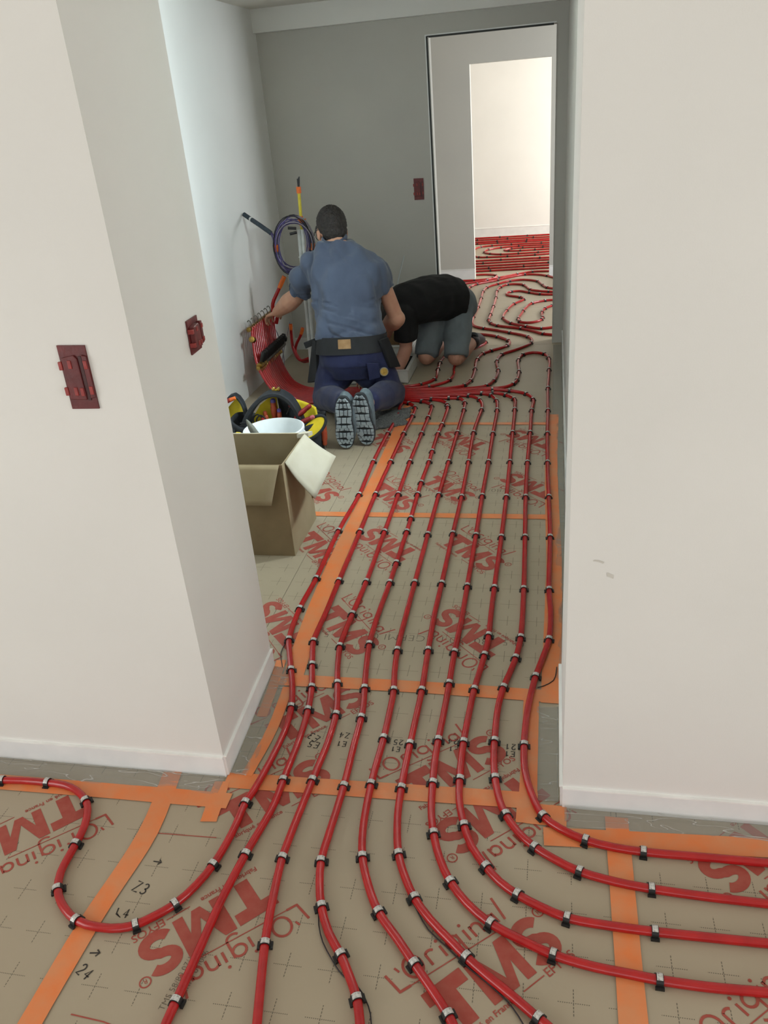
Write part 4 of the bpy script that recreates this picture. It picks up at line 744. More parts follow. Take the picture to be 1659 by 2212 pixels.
for label, pts in (('thin grey cable hanging down the left side of corner', [(-2.0, 5.55, .42), (-1.93, 5.50, .28), (-1.90, 5.46, .12), (-1.92, 5.44, .0)]), ('second thin grey cable hanging near the corner', [(-1.87, 5.62, .36), (-1.92, 5.58, .2), (-1.95, 5.54, .06), (-1.955, 5.53, 0)])):
    tag(obj('cable', MB().tube(catmull(pts, .03), .0035, 6), 'cable_gray'), label, 'cable', 'thin grey cables in the corner')
tag(obj('rod', MB().tube([(-1.088, 6.12, .70), (-1.135, 6.08, .54), (-1.187, 6.02, .30), (-1.20, 6.0, .03)], .0045, 8), 'rod_clear'), 'thin translucent rod leaning on gray wall behind the black shirt', 'rod')

# ------------------------------------------------------------------ white cabinet tray and cartons behind the men
t = thing('cabinet_tray', 'open white sheet-metal cabinet lying on the floor behind the bundle', 'cabinet', (-1.3, 5.4, 0))
X0, X1, Y0, Y1, Zt = -1.595, -.958, 5.235, 5.64, .092
obj('bottom', MB().box(X0, X1, Y0, Y1, .001, .006), 'tray_inner', t, False)
for n_, a in (('front_side', (X0, X1, Y0, Y0+.012)), ('back_side', (X0, X1, Y1-.012, Y1)), ('end_side', (X0, X0+.012, Y0+.012, Y1-.012)), ('end_side', (X1-.012, X1, Y0+.012, Y1-.012))):
    obj(n_, MB().box(*a, .0, Zt), 'tray_white', t, False)
obj('inner_lining', MB().box(X0+.0125, X1-.0125, Y1-.020, Y1-.0125, .006, Zt-.012), 'tray_inner', t, False)
mb = MB(); mb.box(X0-.006, X1+.006, Y0-.006, Y0+.016, Zt, Zt+.004); mb.box(X0-.006, X1+.006, Y1-.016, Y1+.006, Zt, Zt+.004); mb.box(X1-.016, X1+.006, Y0+.016, Y1-.016, Zt, Zt+.004); mb.box(X0-.006, X0+.016, Y0+.016, Y1-.016, Zt, Zt+.004)
obj('rim', mb, 'tray_white', t, False)
t = thing('carton', 'flat white carton lying against the gray wall', 'carton', (-1.3, 5.95, 0))
bevel(obj('body', MB().box(-1.5, -1.02, 5.84, 6.10, 0, .10), 'tray_white', t, False), .004)
obj('lid_joint', MB().box(-1.501, -1.019, 5.838, 6.101, .082, .085), 'cardboard_inside', t, False)
t = thing('carton', 'long brown cardboard carton lying on the white carton', 'carton', (-1.3, 5.95, .1))
bevel(obj('body', MB().box(-1.48, -1.03, 5.86, 6.08, .1005, .185), 'cardboard_brown', t, False), .003)
obj('tape_line', MB().box(-1.481, -1.029, 5.955, 5.985, .185, .1858), 'cardboard_light', t, False)

# ------------------------------------------------------------------ open cardboard box in front
t = thing('cardboard_box', 'open cardboard box with bent flaps on the left of corridor floor', 'box', (-1.3, 3.06, 0))
bx0, bx1, by0, by1, bh, th = -1.56, -1.074, 2.882, 3.235, .428, .004
obj('front_panel', MB().box(bx0, bx1, by0, by0+th, 0, bh), 'cardboard', t, False)
obj('back_panel', MB().box(bx0, bx1, by1-th, by1, 0, bh), 'cardboard_inside', t, False)
obj('side_panel', MB().box(bx0, bx0+th, by0+th, by1-th, 0, bh), 'cardboard', t, False)
obj('side_panel', MB().box(bx1-th, bx1, by0+th, by1-th, 0, bh), 'cardboard_inside', t, False)
obj('bottom_panel', MB().box(bx0+th, bx1-th, by0+th, by1-th, .002, .006), 'cardboard', t, False)
def flap(name, P, m, thick=.004, bulge=0):
    P = [Vector(p) for p in P]; n = (P[1]-P[0]).cross(P[3]-P[0]).normalized()
    def fn(u, v):
        a = P[0].lerp(P[1], u); b = P[3].lerp(P[2], u); q = a.lerp(b, v)
        return q + n*(bulge*math.sin(math.pi*v)*(.6+.4*math.sin(math.pi*u)) + .002*noise.noise(q*14))
    o = obj(name, MB().grid(fn, 10, 8), m, t); md = o.modifiers.new('thick', 'SOLIDIFY'); md.thickness = thick; md.offset = 0; return o
flap('front_flap', [(bx0, by0-.002, bh), (bx1-.012, by0-.002, bh), (bx1-.048, by0-.060, .272), (bx0, by0-.060, .272)], 'cardboard_inside', bulge=-.006)
flap('side_flap', [(bx1+.002, by0+.035, bh-.004), (bx1+.002, by1-.02, bh+.004), (bx1+.150, by1-.07, .345), (bx1+.105, by0+.055, .250)], 'cardboard_light', bulge=.012)
flap('back_flap', [(bx1-.01, by1+.002, bh), (bx0, by1+.002, bh), (bx0, by1+.020, bh-.025), (bx1-.01, by1+.024, bh-.028)], 'cardboard_light')
obj('torn_corner', MB().prism([(bx1-.03, by1-.03), (bx1+.018, by1-.012), (bx1+.03, by1+.012), (bx1-.01, by1+.006)], bh-.012, bh+.006), 'cardboard_light', t, False)
mb = MB(); mb.box(bx1-.001, bx1+.012, by1-.025, by1-.008, .12, .30); obj('torn_edge', mb, 'cardboard_brown', t, False)

# ------------------------------------------------------------------ white bucket
t = thing('bucket', 'white plastic bucket behind the open cardboard box', 'bucket', (-1.365, 3.62, 0))
M = Matrix.Translation((-1.365, 3.625, 0)) @ Matrix.Diagonal((.93, .93, .955, 1))
obj('body', MB().lathe([(.02, .004), (.130, .004), (.132, 0), (.136, .006), (.160, .30), (.166, .302), (.166, .316), (.158, .318), (.153, .300), (.130, .016), (.02, .014)], M, 40), 'bucket_white', t)
obj('rim_ring', MB().lathe([(.1605, .262), (.170, .262), (.170, .272), (.1605, .272)], M, 40, False), 'bucket_white', t)
obj('handle', MB().tube([(-1.365+.160*math.cos(a), 3.625+.160*math.sin(a)*.98, .243-.05*math.sin(max(0, (a-math.pi)))) for a in [math.pi+math.pi*i/16 for i in range(17)]], .0028, 6), 'steel', t)
mb = MB(); mb.lathe([(.004, -.10), (.016, -.06), (.020, 0), (.016, .05), (.009, .085), (.003, .10)], Matrix.Translation((-1.432, 3.545, .295)) @ Matrix.Rotation(-.28, 4, 'Y') @ Matrix.Rotation(.25, 4, 'X'), 14)
tag(obj('trowel_handle', mb, 'stone_gray'), 'dark grey tool handle sticking out of the white bucket', 'tool handle')
mb = MB(); mb.box(-1.402, -1.380, 3.476, 3.484, .19, .303); mb.box(-1.402, -1.380, 3.464, 3.484, .302, .308)
tag(bevel(obj('scraper', mb, 'stone_gray', None, False), .002), 'small grey scraper hooked over the near bucket rim', 'scraper')

# ------------------------------------------------------------------ tool bag
bag = thing('tool_bag', 'black and yellow open tool bag with arched handle behind the bucket', 'tool bag', (-1.52, 4.05, 0))
def bag_body(u, v):
    a = 2*math.pi*u; cx, cy = -1.50, 4.08; rx = .25+.02*v; ry = .115+.02*v
    c, s = math.cos(a), math.sin(a); f = 2/3.2
    return (cx+rx*math.copysign(abs(c)**f, c), cy+ry*math.copysign(abs(s)**f, s), v*(.185+.02*math.cos(2*a)))
mb = MB(); mb.grid(bag_body, 48, 8); o = obj('body', mb, 'bag_black', bag); md = o.modifiers.new('thick', 'SOLIDIFY'); md.thickness = .012
obj('bag_floor', MB().box(-1.73, -1.27, 4.0, 4.16, .002, .02), 'bag_black', bag, False)
def band(path, wy, th, name, m, par):
    # broad flat strap that follows path (x, z) and is wy deep
    mb = MB(); P = catmull(path, .02); k = len(P); vs = []
    for i in range(k):
        tn = (P[min(i+1, k-1)]-P[max(i-1, 0)]).normalized(); n = Vector((0, 1, 0)).cross(tn).normalized()
        w_ = wy*(.75+.25*math.sin(math.pi*i/(k-1)))
        for s, q in ((-1, -1), (1, -1), (1, 1), (-1, 1)): vs.append(P[i]+Vector((0, s*w_/2, 0))+n*q*th/2)
    mb.add(vs, [(4*i+j, 4*i+(j+1) % 4, 4*(i+1)+(j+1) % 4, 4*(i+1)+j) for i in range(k-1) for j in range(4)] + [(3, 2, 1, 0), (4*k-4, 4*k-3, 4*k-2, 4*k-1)])
    return bevel(obj(name, mb, m, par), .006)
band([(-1.70, 4.02, .10), (-1.672, 4.02, .19), (-1.615, 4.03, .275), (-1.54, 4.04, .335), (-1.47, 4.05, .345), (-1.41, 4.05, .31), (-1.375, 4.05, .25), (-1.35, 4.05, .16)], .085, .026, 'handle', 'bag_black', bag)
mb = MB()
for i in range(6): mb.box(-1.716+.006*i, -1.684+.006*i, 3.968, 3.975, .115+.016*i, .122+.016*i)
obj('handle_grip', mb, 'belt_black', bag, False)
obj('inner_panel', MB().prism([(-1.665, .15), (-1.50, .15), (-1.50, .312), (-1.545, .302), (-1.60, .262), (-1.645, .20)], -4.10, -4.092, Matrix(((1, 0, 0, 0), (0, 0, -1, 0), (0, 1, 0, 0), (0, 0, 0, 1)))), 'bag_yellow', bag, False)
obj('dark_pocket', MB().prism([(-1.50, .14), (-1.385, .14), (-1.385, .26), (-1.42, .29), (-1.50, .305)], -4.12, -4.112, Matrix(((1, 0, 0, 0), (0, 0, -1, 0), (0, 1, 0, 0), (0, 0, 0, 1)))), 'bag_black', bag, False)
def yflap(u, v):
    a = Vector((-1.425, 4.16, .275)).lerp(Vector((-1.285, 4.12, .235)), u); b = Vector((-1.40, 4.14, .15)).lerp(Vector((-1.27, 4.10, .15)), u)
    q = a.lerp(b, v); q.y += .015*math.sin(u*3.1); return q
o = obj('side_flap', MB().grid(yflap, 10, 6), 'bag_yellow', bag); o.modifiers.new('thick', 'SOLIDIFY').thickness = .006
Mp = Matrix.Translation((-1.272, 3.985, .165)) @ Matrix.Rotation(-.35, 4, 'X') @ Matrix.Rotation(.55, 4, 'Y') @ Matrix.Rotation(H90, 4, 'X')
def ring(rx, ry, n=28, sk=.25): return [(rx*math.cos(2*math.pi*i/n)+sk*ry*math.sin(2*math.pi*i/n), ry*math.sin(2*math.pi*i/n)) for i in range(n)]
obj('end_pocket', MB().prism(ring(.044, .082), 0, .012, Mp), 'bag_yellow', bag)
mb = MB(); mb.tube([Mp @ Vector((x, y, .010)) for x, y in ring(.046, .085)+ring(.046, .085)[:1]], .0085, 8); obj('end_rim', mb, 'bag_black', bag)
band([(-1.86, 4.14, .08), (-1.85, 4.14, .19), (-1.815, 4.15, .275), (-1.765, 4.15, .305), (-1.725, 4.14, .265), (-1.70, 4.12, .18)], .05, .016, 'rear_handle', 'bag_black', bag)
obj('rear_panel', MB().prism([(-1.85, .13), (-1.735, .17), (-1.735, .262), (-1.775, .272), (-1.84, .21)], -4.18, -4.172, Matrix(((1, 0, 0, 0), (0, 0, -1, 0), (0, 1, 0, 0), (0, 0, 0, 1)))), 'bag_yellow', bag, False)
for x in (-1.80, -1.765, -1.735):
    bevel(obj('loop_pocket', MB().box(x-.013, x+.013, 3.955, 3.972, .05, .165), 'bag_black', bag, False), .004)
mb = MB()
for a in (0,): mb.tube([Vector((-1.672+.026*math.cos(q), 3.955, .10+.032*math.sin(q))) for q in [2*math.pi*i/16 for i in range(17)]], .0035, 6)
obj('buckle_ring', mb, 'steel', bag)
def tool(name, label, p, d, ln, r, m_handle, m_tip, tiplen=.02, shaft=.05, grp='hand tools in the tool bag'):
    d = Vector(d).normalized(); M = Matrix.Translation(p) @ d.to_track_quat('Z', 'Y').to_matrix().to_4x4()
    t = thing(name, label, 'tool', p, grp)
    obj('handle', MB().lathe([(r*.55, 0), (r*.8, ln*.06), (r*.75, ln*.18), (r, ln*.3), (r*1.02, ln*.62), (r*.86, ln*.66), (r*.95, ln*.72), (r*.9, ln-tiplen)], M, 12), m_handle, t)
    obj('end_cap', MB().lathe([(r*.9, ln-tiplen), (r*.92, ln-tiplen*.6), (r*.75, ln-.003), (r*.35, ln)], M, 12), m_tip, t)
    obj('shaft', MB().lathe([(r*.25, -shaft), (r*.25, .004)], M, 8), 'steel', t)
tool('screwdriver', 'large orange screwdriver with purple end upright in the tool bag', (-1.515, 4.06, .185), (.05, .0, 1), .125, .017, 'tool_orange', 'tool_purple', .022)
tool('screwdriver', 'small orange screwdriver with purple end beside the large one', (-1.482, 4.05, .18), (.05, 0, 1), .075, .013, 'tool_orange', 'tool_purple', .018)
tool('screwdriver', 'short dark orange screwdriver by the yellow inner panel', (-1.555, 4.05, .17), (-.12, 0, 1), .072, .013, 'tool_orange', 'tool_orange')
tool('screwdriver', 'stubby brown-handled screwdriver lowest in the bag opening', (-1.575, 4.03, .165), (.1, 0, 1), .045, .014, 'tool_orange', 'tool_red')
tool('pliers', 'upper dark red tool handle leaning over right end of the bag', (-1.385, 4.03, .205), (.085, -.01, .065), .13, .014, 'tool_red', 'tool_red')
tool('pliers', 'lower dark red tool handle pointing right out of the bag', (-1.36, 3.99, .185), (.08, -.01, .038), .115, .013, 'tool_red', 'tool_pink')
tool('pliers', 'pink-ended tool handle on right shoulder of the bag arch', (-1.43, 4.10, .245), (.03, 0, .05), .065, .014, 'tool_red', 'tool_pink', .03)
tool('chisel', 'brown tool handle standing at the far right end of bag', (-1.235, 4.04, .04), (.05, 0, 1), .13, .017, 'tool_orange', 'tool_orange')
tool('chisel', 'orange and red tool handle lying over the rear bag handle', (-1.86, 4.10, .262), (.10, 0, .035), .125, .013, 'tool_red', 'tape_end', .05)
for k, (x, z) in enumerate(((-1.60, .22), (-1.582, .215))):
    mb = MB(); mb.tube(catmull([(x-.028, 4.03, .15), (x-.026, 4.03, z-.012), (x, 4.03, z+.008), (x+.024, 4.03, z-.014), (x+.026, 4.03, .15)], .008), .0042, 8)
    tag(obj('wire_loop', mb, 'cable_black'), ['left thin black handle loop at front of tool bag', 'right thin black handle loop at front of tool bag'][k], 'handle loop')
t = thing('pliers', 'yellow-handled pliers lying left of the white bucket', 'pliers', (-1.62, 3.72, .3))
mb = MB(); mb.tube(catmull([(-1.64, 3.80, .205), (-1.605, 3.76, .215), (-1.575, 3.74, .19), (-1.59, 3.73, .16)], .01), .010, 8); mb.tube(catmull([(-1.65, 3.78, .185), (-1.63, 3.76, .15), (-1.59, 3.73, .15)], .01), .010, 8); obj('grip', mb, 'bag_yellow', t)
mb = MB(); mb.tube([(-1.585, 3.735, .165), (-1.57, 3.72, .10), (-1.565, 3.71, .0)], [.014, .012, .009], 8); obj('jaw', mb, 'cable_black', t)
# green fittings lying on the bag handle
t = thing('fitting', 'small yellow-green fitting balanced on top of bag handle', 'fitting', (-1.478, 4.05, .36))
for k, x in enumerate((-1.492, -1.464)):
    mb = MB(); mb.lathe([(.006, 0), (.011, .004), (.012, .012), (.007, .022)], Matrix.Translation((x, 4.05, .356)), 10); obj('nut', mb, 'brass', t)
obj('joint', MB().tube([(-1.492, 4.05, .362), (-1.464, 4.05, .362)], .005, 8), 'bag_yellow', t)

# ------------------------------------------------------------------ people
def add_hand(mb, wrist, d, n, curl=(.35, .5, .4), side=1, sc=1.0, spread=.06):
    # d: towards the fingers, n: where the palm faces
    w = Vector(wrist); d = Vector(d).normalized(); n = Vector(n); n = (n-d*n.dot(d)).normalized(); s = d.cross(n)*side
    for k, off in enumerate((-.030, -.010, .011, .031)):
        b = w+d*.020*sc+s*off*.72*sc; e = w+d*(.088+.006*(1-abs(k-1.3)))*sc+s*off*sc
        mb.capsule(b, .015*sc, e, .0115*sc, 10)
        L = (.036, .042, .039, .030)[k]*sc; p = e; ang = 0
        for j, q in enumerate((1.0, .68, .52)):
            ang += curl[j]; dd = (d*math.cos(ang)+n*math.sin(ang)+s*spread*(k-1.5)*.6).normalized(); e2 = p+dd*L*q
            mb.capsule(p, (.0098, .0088, .008)[j]*sc, e2, (.009, .0082, .0072)[j]*sc, 8); p = e2
    b = w+d*.025*sc-s*.028*sc+n*.006*sc; p = b; td = (d*.62-s*.62+n*.45).normalized()
    for j, q in enumerate((.044, .034, .026)):
        dd = (td+d*.25*j+n*.12*j+s*.16*j).normalized(); e2 = p+dd*q*sc; mb.capsule(p, (.0145, .0115, .0098)[j]*sc, e2, (.012, .010, .008)[j]*sc, 8); p = e2
def head_matrix(c, yaw, pitch, roll=0):
    return Matrix.Translation(c) @ Matrix.Rotation(yaw, 4, 'Z') @ Matrix.Rotation(pitch, 4, 'X') @ Matrix.Rotation(roll, 4, 'Y')   # face looks along local +y
def add_head(mb, M, k=1.0):
    R = M.to_3x3(); P = lambda x, y, z: M @ Vector((x*k, y*k, z*k))
    mb.ellipsoid(P(0, -.012, .025), .078*k, .098*k, .094*k, R); mb.ellipsoid(P(0, .030, -.045), .060*k, .066*k, .072*k, R)
    mb.ellipsoid(P(0, .066, -.092), .030*k, .026*k, .022*k, R); mb.ellipsoid(P(0, .074, .022), .058*k, .022*k, .016*k, R)
    mb.capsule(P(0, .088, .012), .008*k, P(0, .108, -.022), .013*k); mb.capsule(P(-.018, .093, -.066), .008*k, P(.018, .093, -.066), .008*k)
    for s in (-1, 1):
        mb.ellipsoid(P(s*.079, -.004, -.012), .010*k, .020*k, .032*k, R); mb.ellipsoid(P(s*.045, .066, -.022), .020*k, .020*k, .018*k, R)
def finish_face(M, par, k=1.0, ear=True):
    P = lambda x, y, z: M @ Vector((x*k, y*k, z*k))
    for s in (-1, 1):
        obj('eye', MB().ellipsoid(P(s*.031, .078, .002), .012*k, .012*k, .010*k), 'sock_white', par)
        obj('iris', MB().ellipsoid(P(s*.031, .088, .002), .005*k, .004*k, .005*k), 'glasses_black', par)
    obj('mouth', MB().capsule(P(-.02, .1005, -.066), .002*k, P(.02, .1005, -.066), .002*k), 'tool_red', par)

# --- man in the blue shirt: kneeling with his back to us, reaching left
KL, KR = Vector((-1.405, 4.72, .072)), Vector((-.985, 4.80, .072))
AL, AR = Vector((-1.128, 4.225, .215)), Vector((-1.028, 4.265, .205))
HL, HR = Vector((-1.315, 4.76, .36)), Vector((-1.105, 4.76, .36))
SL, SR = Vector((-1.475, 4.965, .845)), Vector((-1.06, 4.975, .815))
EL, WL = Vector((-1.625, 5.055, .650)), Vector((-1.795, 5.165, .535))
ER, WR = Vector((-.968, 5.03, .495)), Vector((-1.08, 5.22, .40))
def torso1(mb, g=0.0, z0=.28, z1=1.1, taper=0.0):
    rows = [(.28, -1.21, 4.745, .185, .135), (.36, -1.21, 4.765, .198, .142), (.44, -1.212, 4.79, .194, .136), (.50, -1.218, 4.815, .190, .130), (.56, -1.226, 4.84, .194, .132), (.68, -1.238, 4.89, .206, .140), (.78, -1.250, 4.93, .216, .138), (.85, -1.260, 4.96, .222, .124), (.90, -1.272, 4.985, .196, .108), (.945, -1.292, 5.005, .145, .090), (.985, -1.308, 5.022, .104, .080), (1.015, -1.322, 5.038, .078, .070), (1.04, -1.330, 5.048, .070, .066)]
    mb.loft([((x, y, z), (a+g-taper*max(0, z-.40), .06*a, 0), (-.06*b, b+g-taper*max(0, z-.40), -.25*b)) for z, x, y, a, b in rows if z0 <= z <= z1])
sk = MB(); torso1(sk, -.045)
sk.capsule((-1.32, 5.035, .98), .056, (-1.338, 5.065, 1.05), .054)
HK = 1.12; MH = head_matrix((-1.352, 5.10, 1.036), .55, -.34); add_head(sk, MH, HK)
for S_, E_, W_ in ((SL, EL, WL), (SR, ER, WR)):
    sk.capsule(S_, .048, S_.lerp(E_, .5), .050); sk.capsule(S_.lerp(E_, .5), .050, E_, .048); sk.capsule(E_, .056, E_.lerp(W_, .35), .061); sk.capsule(E_.lerp(W_, .35), .061, W_, .038)
add_hand(sk, WL, (-.075, .045, -.028), (-.15, .25, -1), (.45, .55, .45), 1)
add_hand(sk, WR, (-.55, .55, -.45), (-.6, -.3, -.6), (.4, .5, .4), -1)
for H_, K_, A_ in ((HL, KL, AL), (HR, KR, AR)):
    sk.capsule(H_, .085, K_, .055); sk.capsule(K_, .055, K_.lerp(A_, .35), .058); sk.capsule(K_.lerp(A_, .35), .058, A_, .038); sk.capsule(A_, .036, A_+Vector((0, -.09, -.12)), .03)
man = link('person', remesh(sk, .0055, 3), 'skin_a'); tag(man, 'kneeling man seen from behind in blue T-shirt and navy work trousers, reaching left', 'person')
sh = MB(); torso1(sh, .012, .50, 1.0)
sh.loft([((-1.214, 4.80, .442), (.212, .01, 0), (0, .150, -.03)), ((-1.217, 4.812, .475), (.220, .01, 0), (0, .156, -.03)), ((-1.225, 4.835, .535), (.214, .01, 0), (0, .148, -.03)), ((-1.232, 4.86, .60), (.208, .01, 0), (0, .143, -.03))])
sh.capsule(SL+Vector((.08, -.01, .0)), .094, SL+Vector((.015, 0, -.004)), .084); sh.capsule(SL, .083, SL.lerp(EL, .45), .087); sh.capsule((-1.40, 4.95, .80), .10, SL.lerp(EL, .3), .083)
sh.tube([SL.lerp(EL, f) for f in (-.15, .0, .25, .55, .80)], [.070, .086, .089, .088, .084], 20)
sh.capsule(SR+Vector((-.08, -.01, .0)), .090, SR+Vector((-.01, 0, -.004)), .085)
sh.tube([SR.lerp(ER, f) for f in (-.12, .0, .15, .32, .42)], [.068, .083, .083, .080, .076], 20)
def folds1(co, n):
    d = .022*noise.noise(Vector((co.x*13, co.y*8, co.z*3.6)))
    if co.z < .64: d += .013*(1-max(0, (co.z-.48)/.16))*noise.noise(Vector((co.x*4+3, co.y*5, co.z*27+1.6*math.sin(co.x*8))))
    d += .014*noise.noise(Vector((co.x*8+co.z*9, co.y*9, co.z*6-co.x*9)))
    rg = 1-3.2*abs(noise.noise(Vector((co.x*7+co.z*2.2, co.y*3, co.z*2.4+4)))); d -= .017*max(0, rg)
    r2 = 1-3.6*abs(noise.noise(Vector((co.x*3.2+7, co.y*3, co.z*(15 if co.z < .66 else 7)+co.x*5)))); d -= .013*max(0, r2)*(1 if co.z < .68 else .45)
    return max(-.020, min(.016, d+.004))
link('shirt', remesh(sh, .0065, 9, folds1), 'shirt_blue', man)
obj('collar', MB().tube([(-1.322+.068*math.cos(a)*1.05, 5.038+.070*math.sin(a), 1.000+.022*math.sin(a)) for a in [2*math.pi*i/24 for i in range(25)]], .010, 8, False, 1.8), 'shirt_blue', man)
tr_ = MB(); torso1(tr_, .010, .28, .50, .35)
tr_.loft([((-1.21, 4.735, .22), (.14, 0, 0), (0, .10, 0)), ((-1.21, 4.75, .29), (.192, .01, 0), (0, .142, -.02)), ((-1.21, 4.77, .36), (.204, .01, 0), (0, .150, -.03))])
for H_, K_, A_ in ((HL, KL, AL), (HR, KR, AR)):
    tr_.capsule(H_, .108, K_, .082); tr_.capsule(K_+Vector((0, 0, .012)), .082, K_.lerp(A_, .45)+Vector((0, 0, .012)), .085); tr_.capsule(K_.lerp(A_, .45)+Vector((0, 0, .012)), .085, K_.lerp(A_, .86), .066)
tr_.capsule((-1.21, 4.745, .28), .07, (-1.30, 4.735, .20), .075); tr_.capsule((-1.21, 4.745, .28), .07, (-1.11, 4.74, .20), .075)
def folds2(co, n): return .009*noise.noise(Vector((co.x*8, co.y*7, co.z*12)))+.003*noise.noise(Vector((co.x*20, co.y*9, co.z*22)))
me = remesh(tr_, .0065, 10, folds2)
for v in me.vertices:
    if v.co.z < .004: v.co.z = .004
link('trousers', me, 'trouser_navy', man)
def hoop(z0, z1, g, name, m, par, a0=0, a1=360, th=.006):
    def c(z): return (-1.211, 4.795-.0*(z-.44), z)
    mb = MB(); n = 48; vs = []
    for i in range(n+1):
        a = math.radians(a0+(a1-a0)*i/n); cw, sw = math.cos(a), math.sin(a); e = 2/2.4
        for (z, q) in ((z0, g), (z1, g), (z1, g+th), (z0, g+th)):
            k = (z-.36)/.14; aa = .208-.006*k+q; bb = .152-.008*k+q; cy = 4.765+.048*k; cx = -1.21-.008*k
            ux, uy = math.copysign(abs(cw)**e, cw), math.copysign(abs(sw)**e, sw)
            vs.append((cx+aa*ux, cy+bb*uy+.06*aa*ux, z-.25*bb*uy*.6))
    mb.add(vs, [(4*i+j, 4*i+(j+1) % 4, 4*(i+1)+(j+1) % 4, 4*(i+1)+j) for i in range(n) for j in range(4)])
    return obj(name, mb, m, par)
belt = hoop(.365, .462, .008, 'belt', 'belt_black', man)
hoop(.400, .452, .015, 'belt_patch', 'leather_tan', belt, 262, 276, .004)
# pockets and pouches
def slab(name, P, m, par, thick=.01):
    P = [Vector(p) for p in P]; n = (P[1]-P[0]).cross(P[3]-P[0]).normalized()*thick/2
    mb = MB(); vs = [p-n for p in P]+[p+n for p in P]; k = len(P)
    mb.add(vs, [tuple(range(k-1, -1, -1)), tuple(range(k, 2*k))]+[(i, (i+1) % k, k+(i+1) % k, k+i) for i in range(k)])
    return bevel(obj(name, mb, m, par, False), .003)
slab('pouch', [(-1.435, 4.74, .455), (-1.405, 4.70, .455), (-1.425, 4.70, .20), (-1.505, 4.75, .175)], 'belt_black', man, .03)
slab('pouch', [(-1.015, 4.68, .455), (-.985, 4.76, .45), (-.925, 4.79, .255), (-.975, 4.72, .27)], 'belt_black', man, .02)
slab('strap', [(-1.395, 4.74, .475), (-1.40, 4.74, .435), (-1.505, 4.76, .392), (-1.515, 4.76, .43)], 'belt_black', man, .008)
slab('back_pocket', [(-1.09, 4.612, .335), (-1.02, 4.635, .325), (-1.02, 4.64, .235), (-1.085, 4.622, .225)], 'trouser_navy', man, .008)
mb = MB(); Mt = Matrix.Translation((-1.002, 4.665, .262)) @ Matrix.Rotation(H90-.35, 4, 'X') @ Matrix.Rotation(.35, 4, 'Y'); mb.lathe([(.020, -.03), (.029, -.028), (.030, .012), (.026, .018), (.008, .019)], Mt, 24); tm = obj('tape_measure', mb, 'steel', None)
tag(tm, 'round metal tape measure clipped at the right hip', 'tape measure')
obj('face_disc', MB().lathe([(.004, .0185), (.022, .0195), (.022, .0215), (.004, .0215)], Mt, 20), 'brass', tm)
# hair and glasses
hm = MB(); R3 = MH.to_3x3()
MHs = MH @ Matrix.Scale(HK, 4)
hm.ellipsoid(MHs @ Vector((0, -.026, .036)), .0825*HK, .094*HK, .096*HK, R3); hm.ellipsoid(MHs @ Vector((0, -.052, -.014)), .071*HK, .056*HK, .066*HK, R3); hm.ellipsoid(MHs @ Vector((0, .030, .070)), .064*HK, .056*HK, .052*HK, R3)
for s in (-1, 1): hm.ellipsoid(MHs @ Vector((s*.070, .026, .012)), .014*HK, .022*HK, .034*HK, R3)
link('hair', remesh(hm, .004, 2, lambda c, n: .0035*noise.noise(c*95)+.002*noise.noise(c*190)), 'hair_dark', man)
gl = MB()
for s in (-1, 1):
    gl.tube([MHs @ Vector((s*.086, -.02, .012)), MHs @ Vector((s*.088, .04, .012)), MHs @ Vector((s*.072, .108, .010))], .0034, 6, True)
    gl.tube([MHs @ Vector((s*.036+.028*math.cos(a), .112, .0+.020*math.sin(a))) for a in [2*math.pi*i/16 for i in range(17)]], .0022, 6)
gl.tube([MHs @ Vector((-.010, .113, .006)), MHs @ Vector((.010, .113, .006))], .002, 6)
obj('glasses', gl, 'glasses_black', man)
finish_face(MH, man, HK)
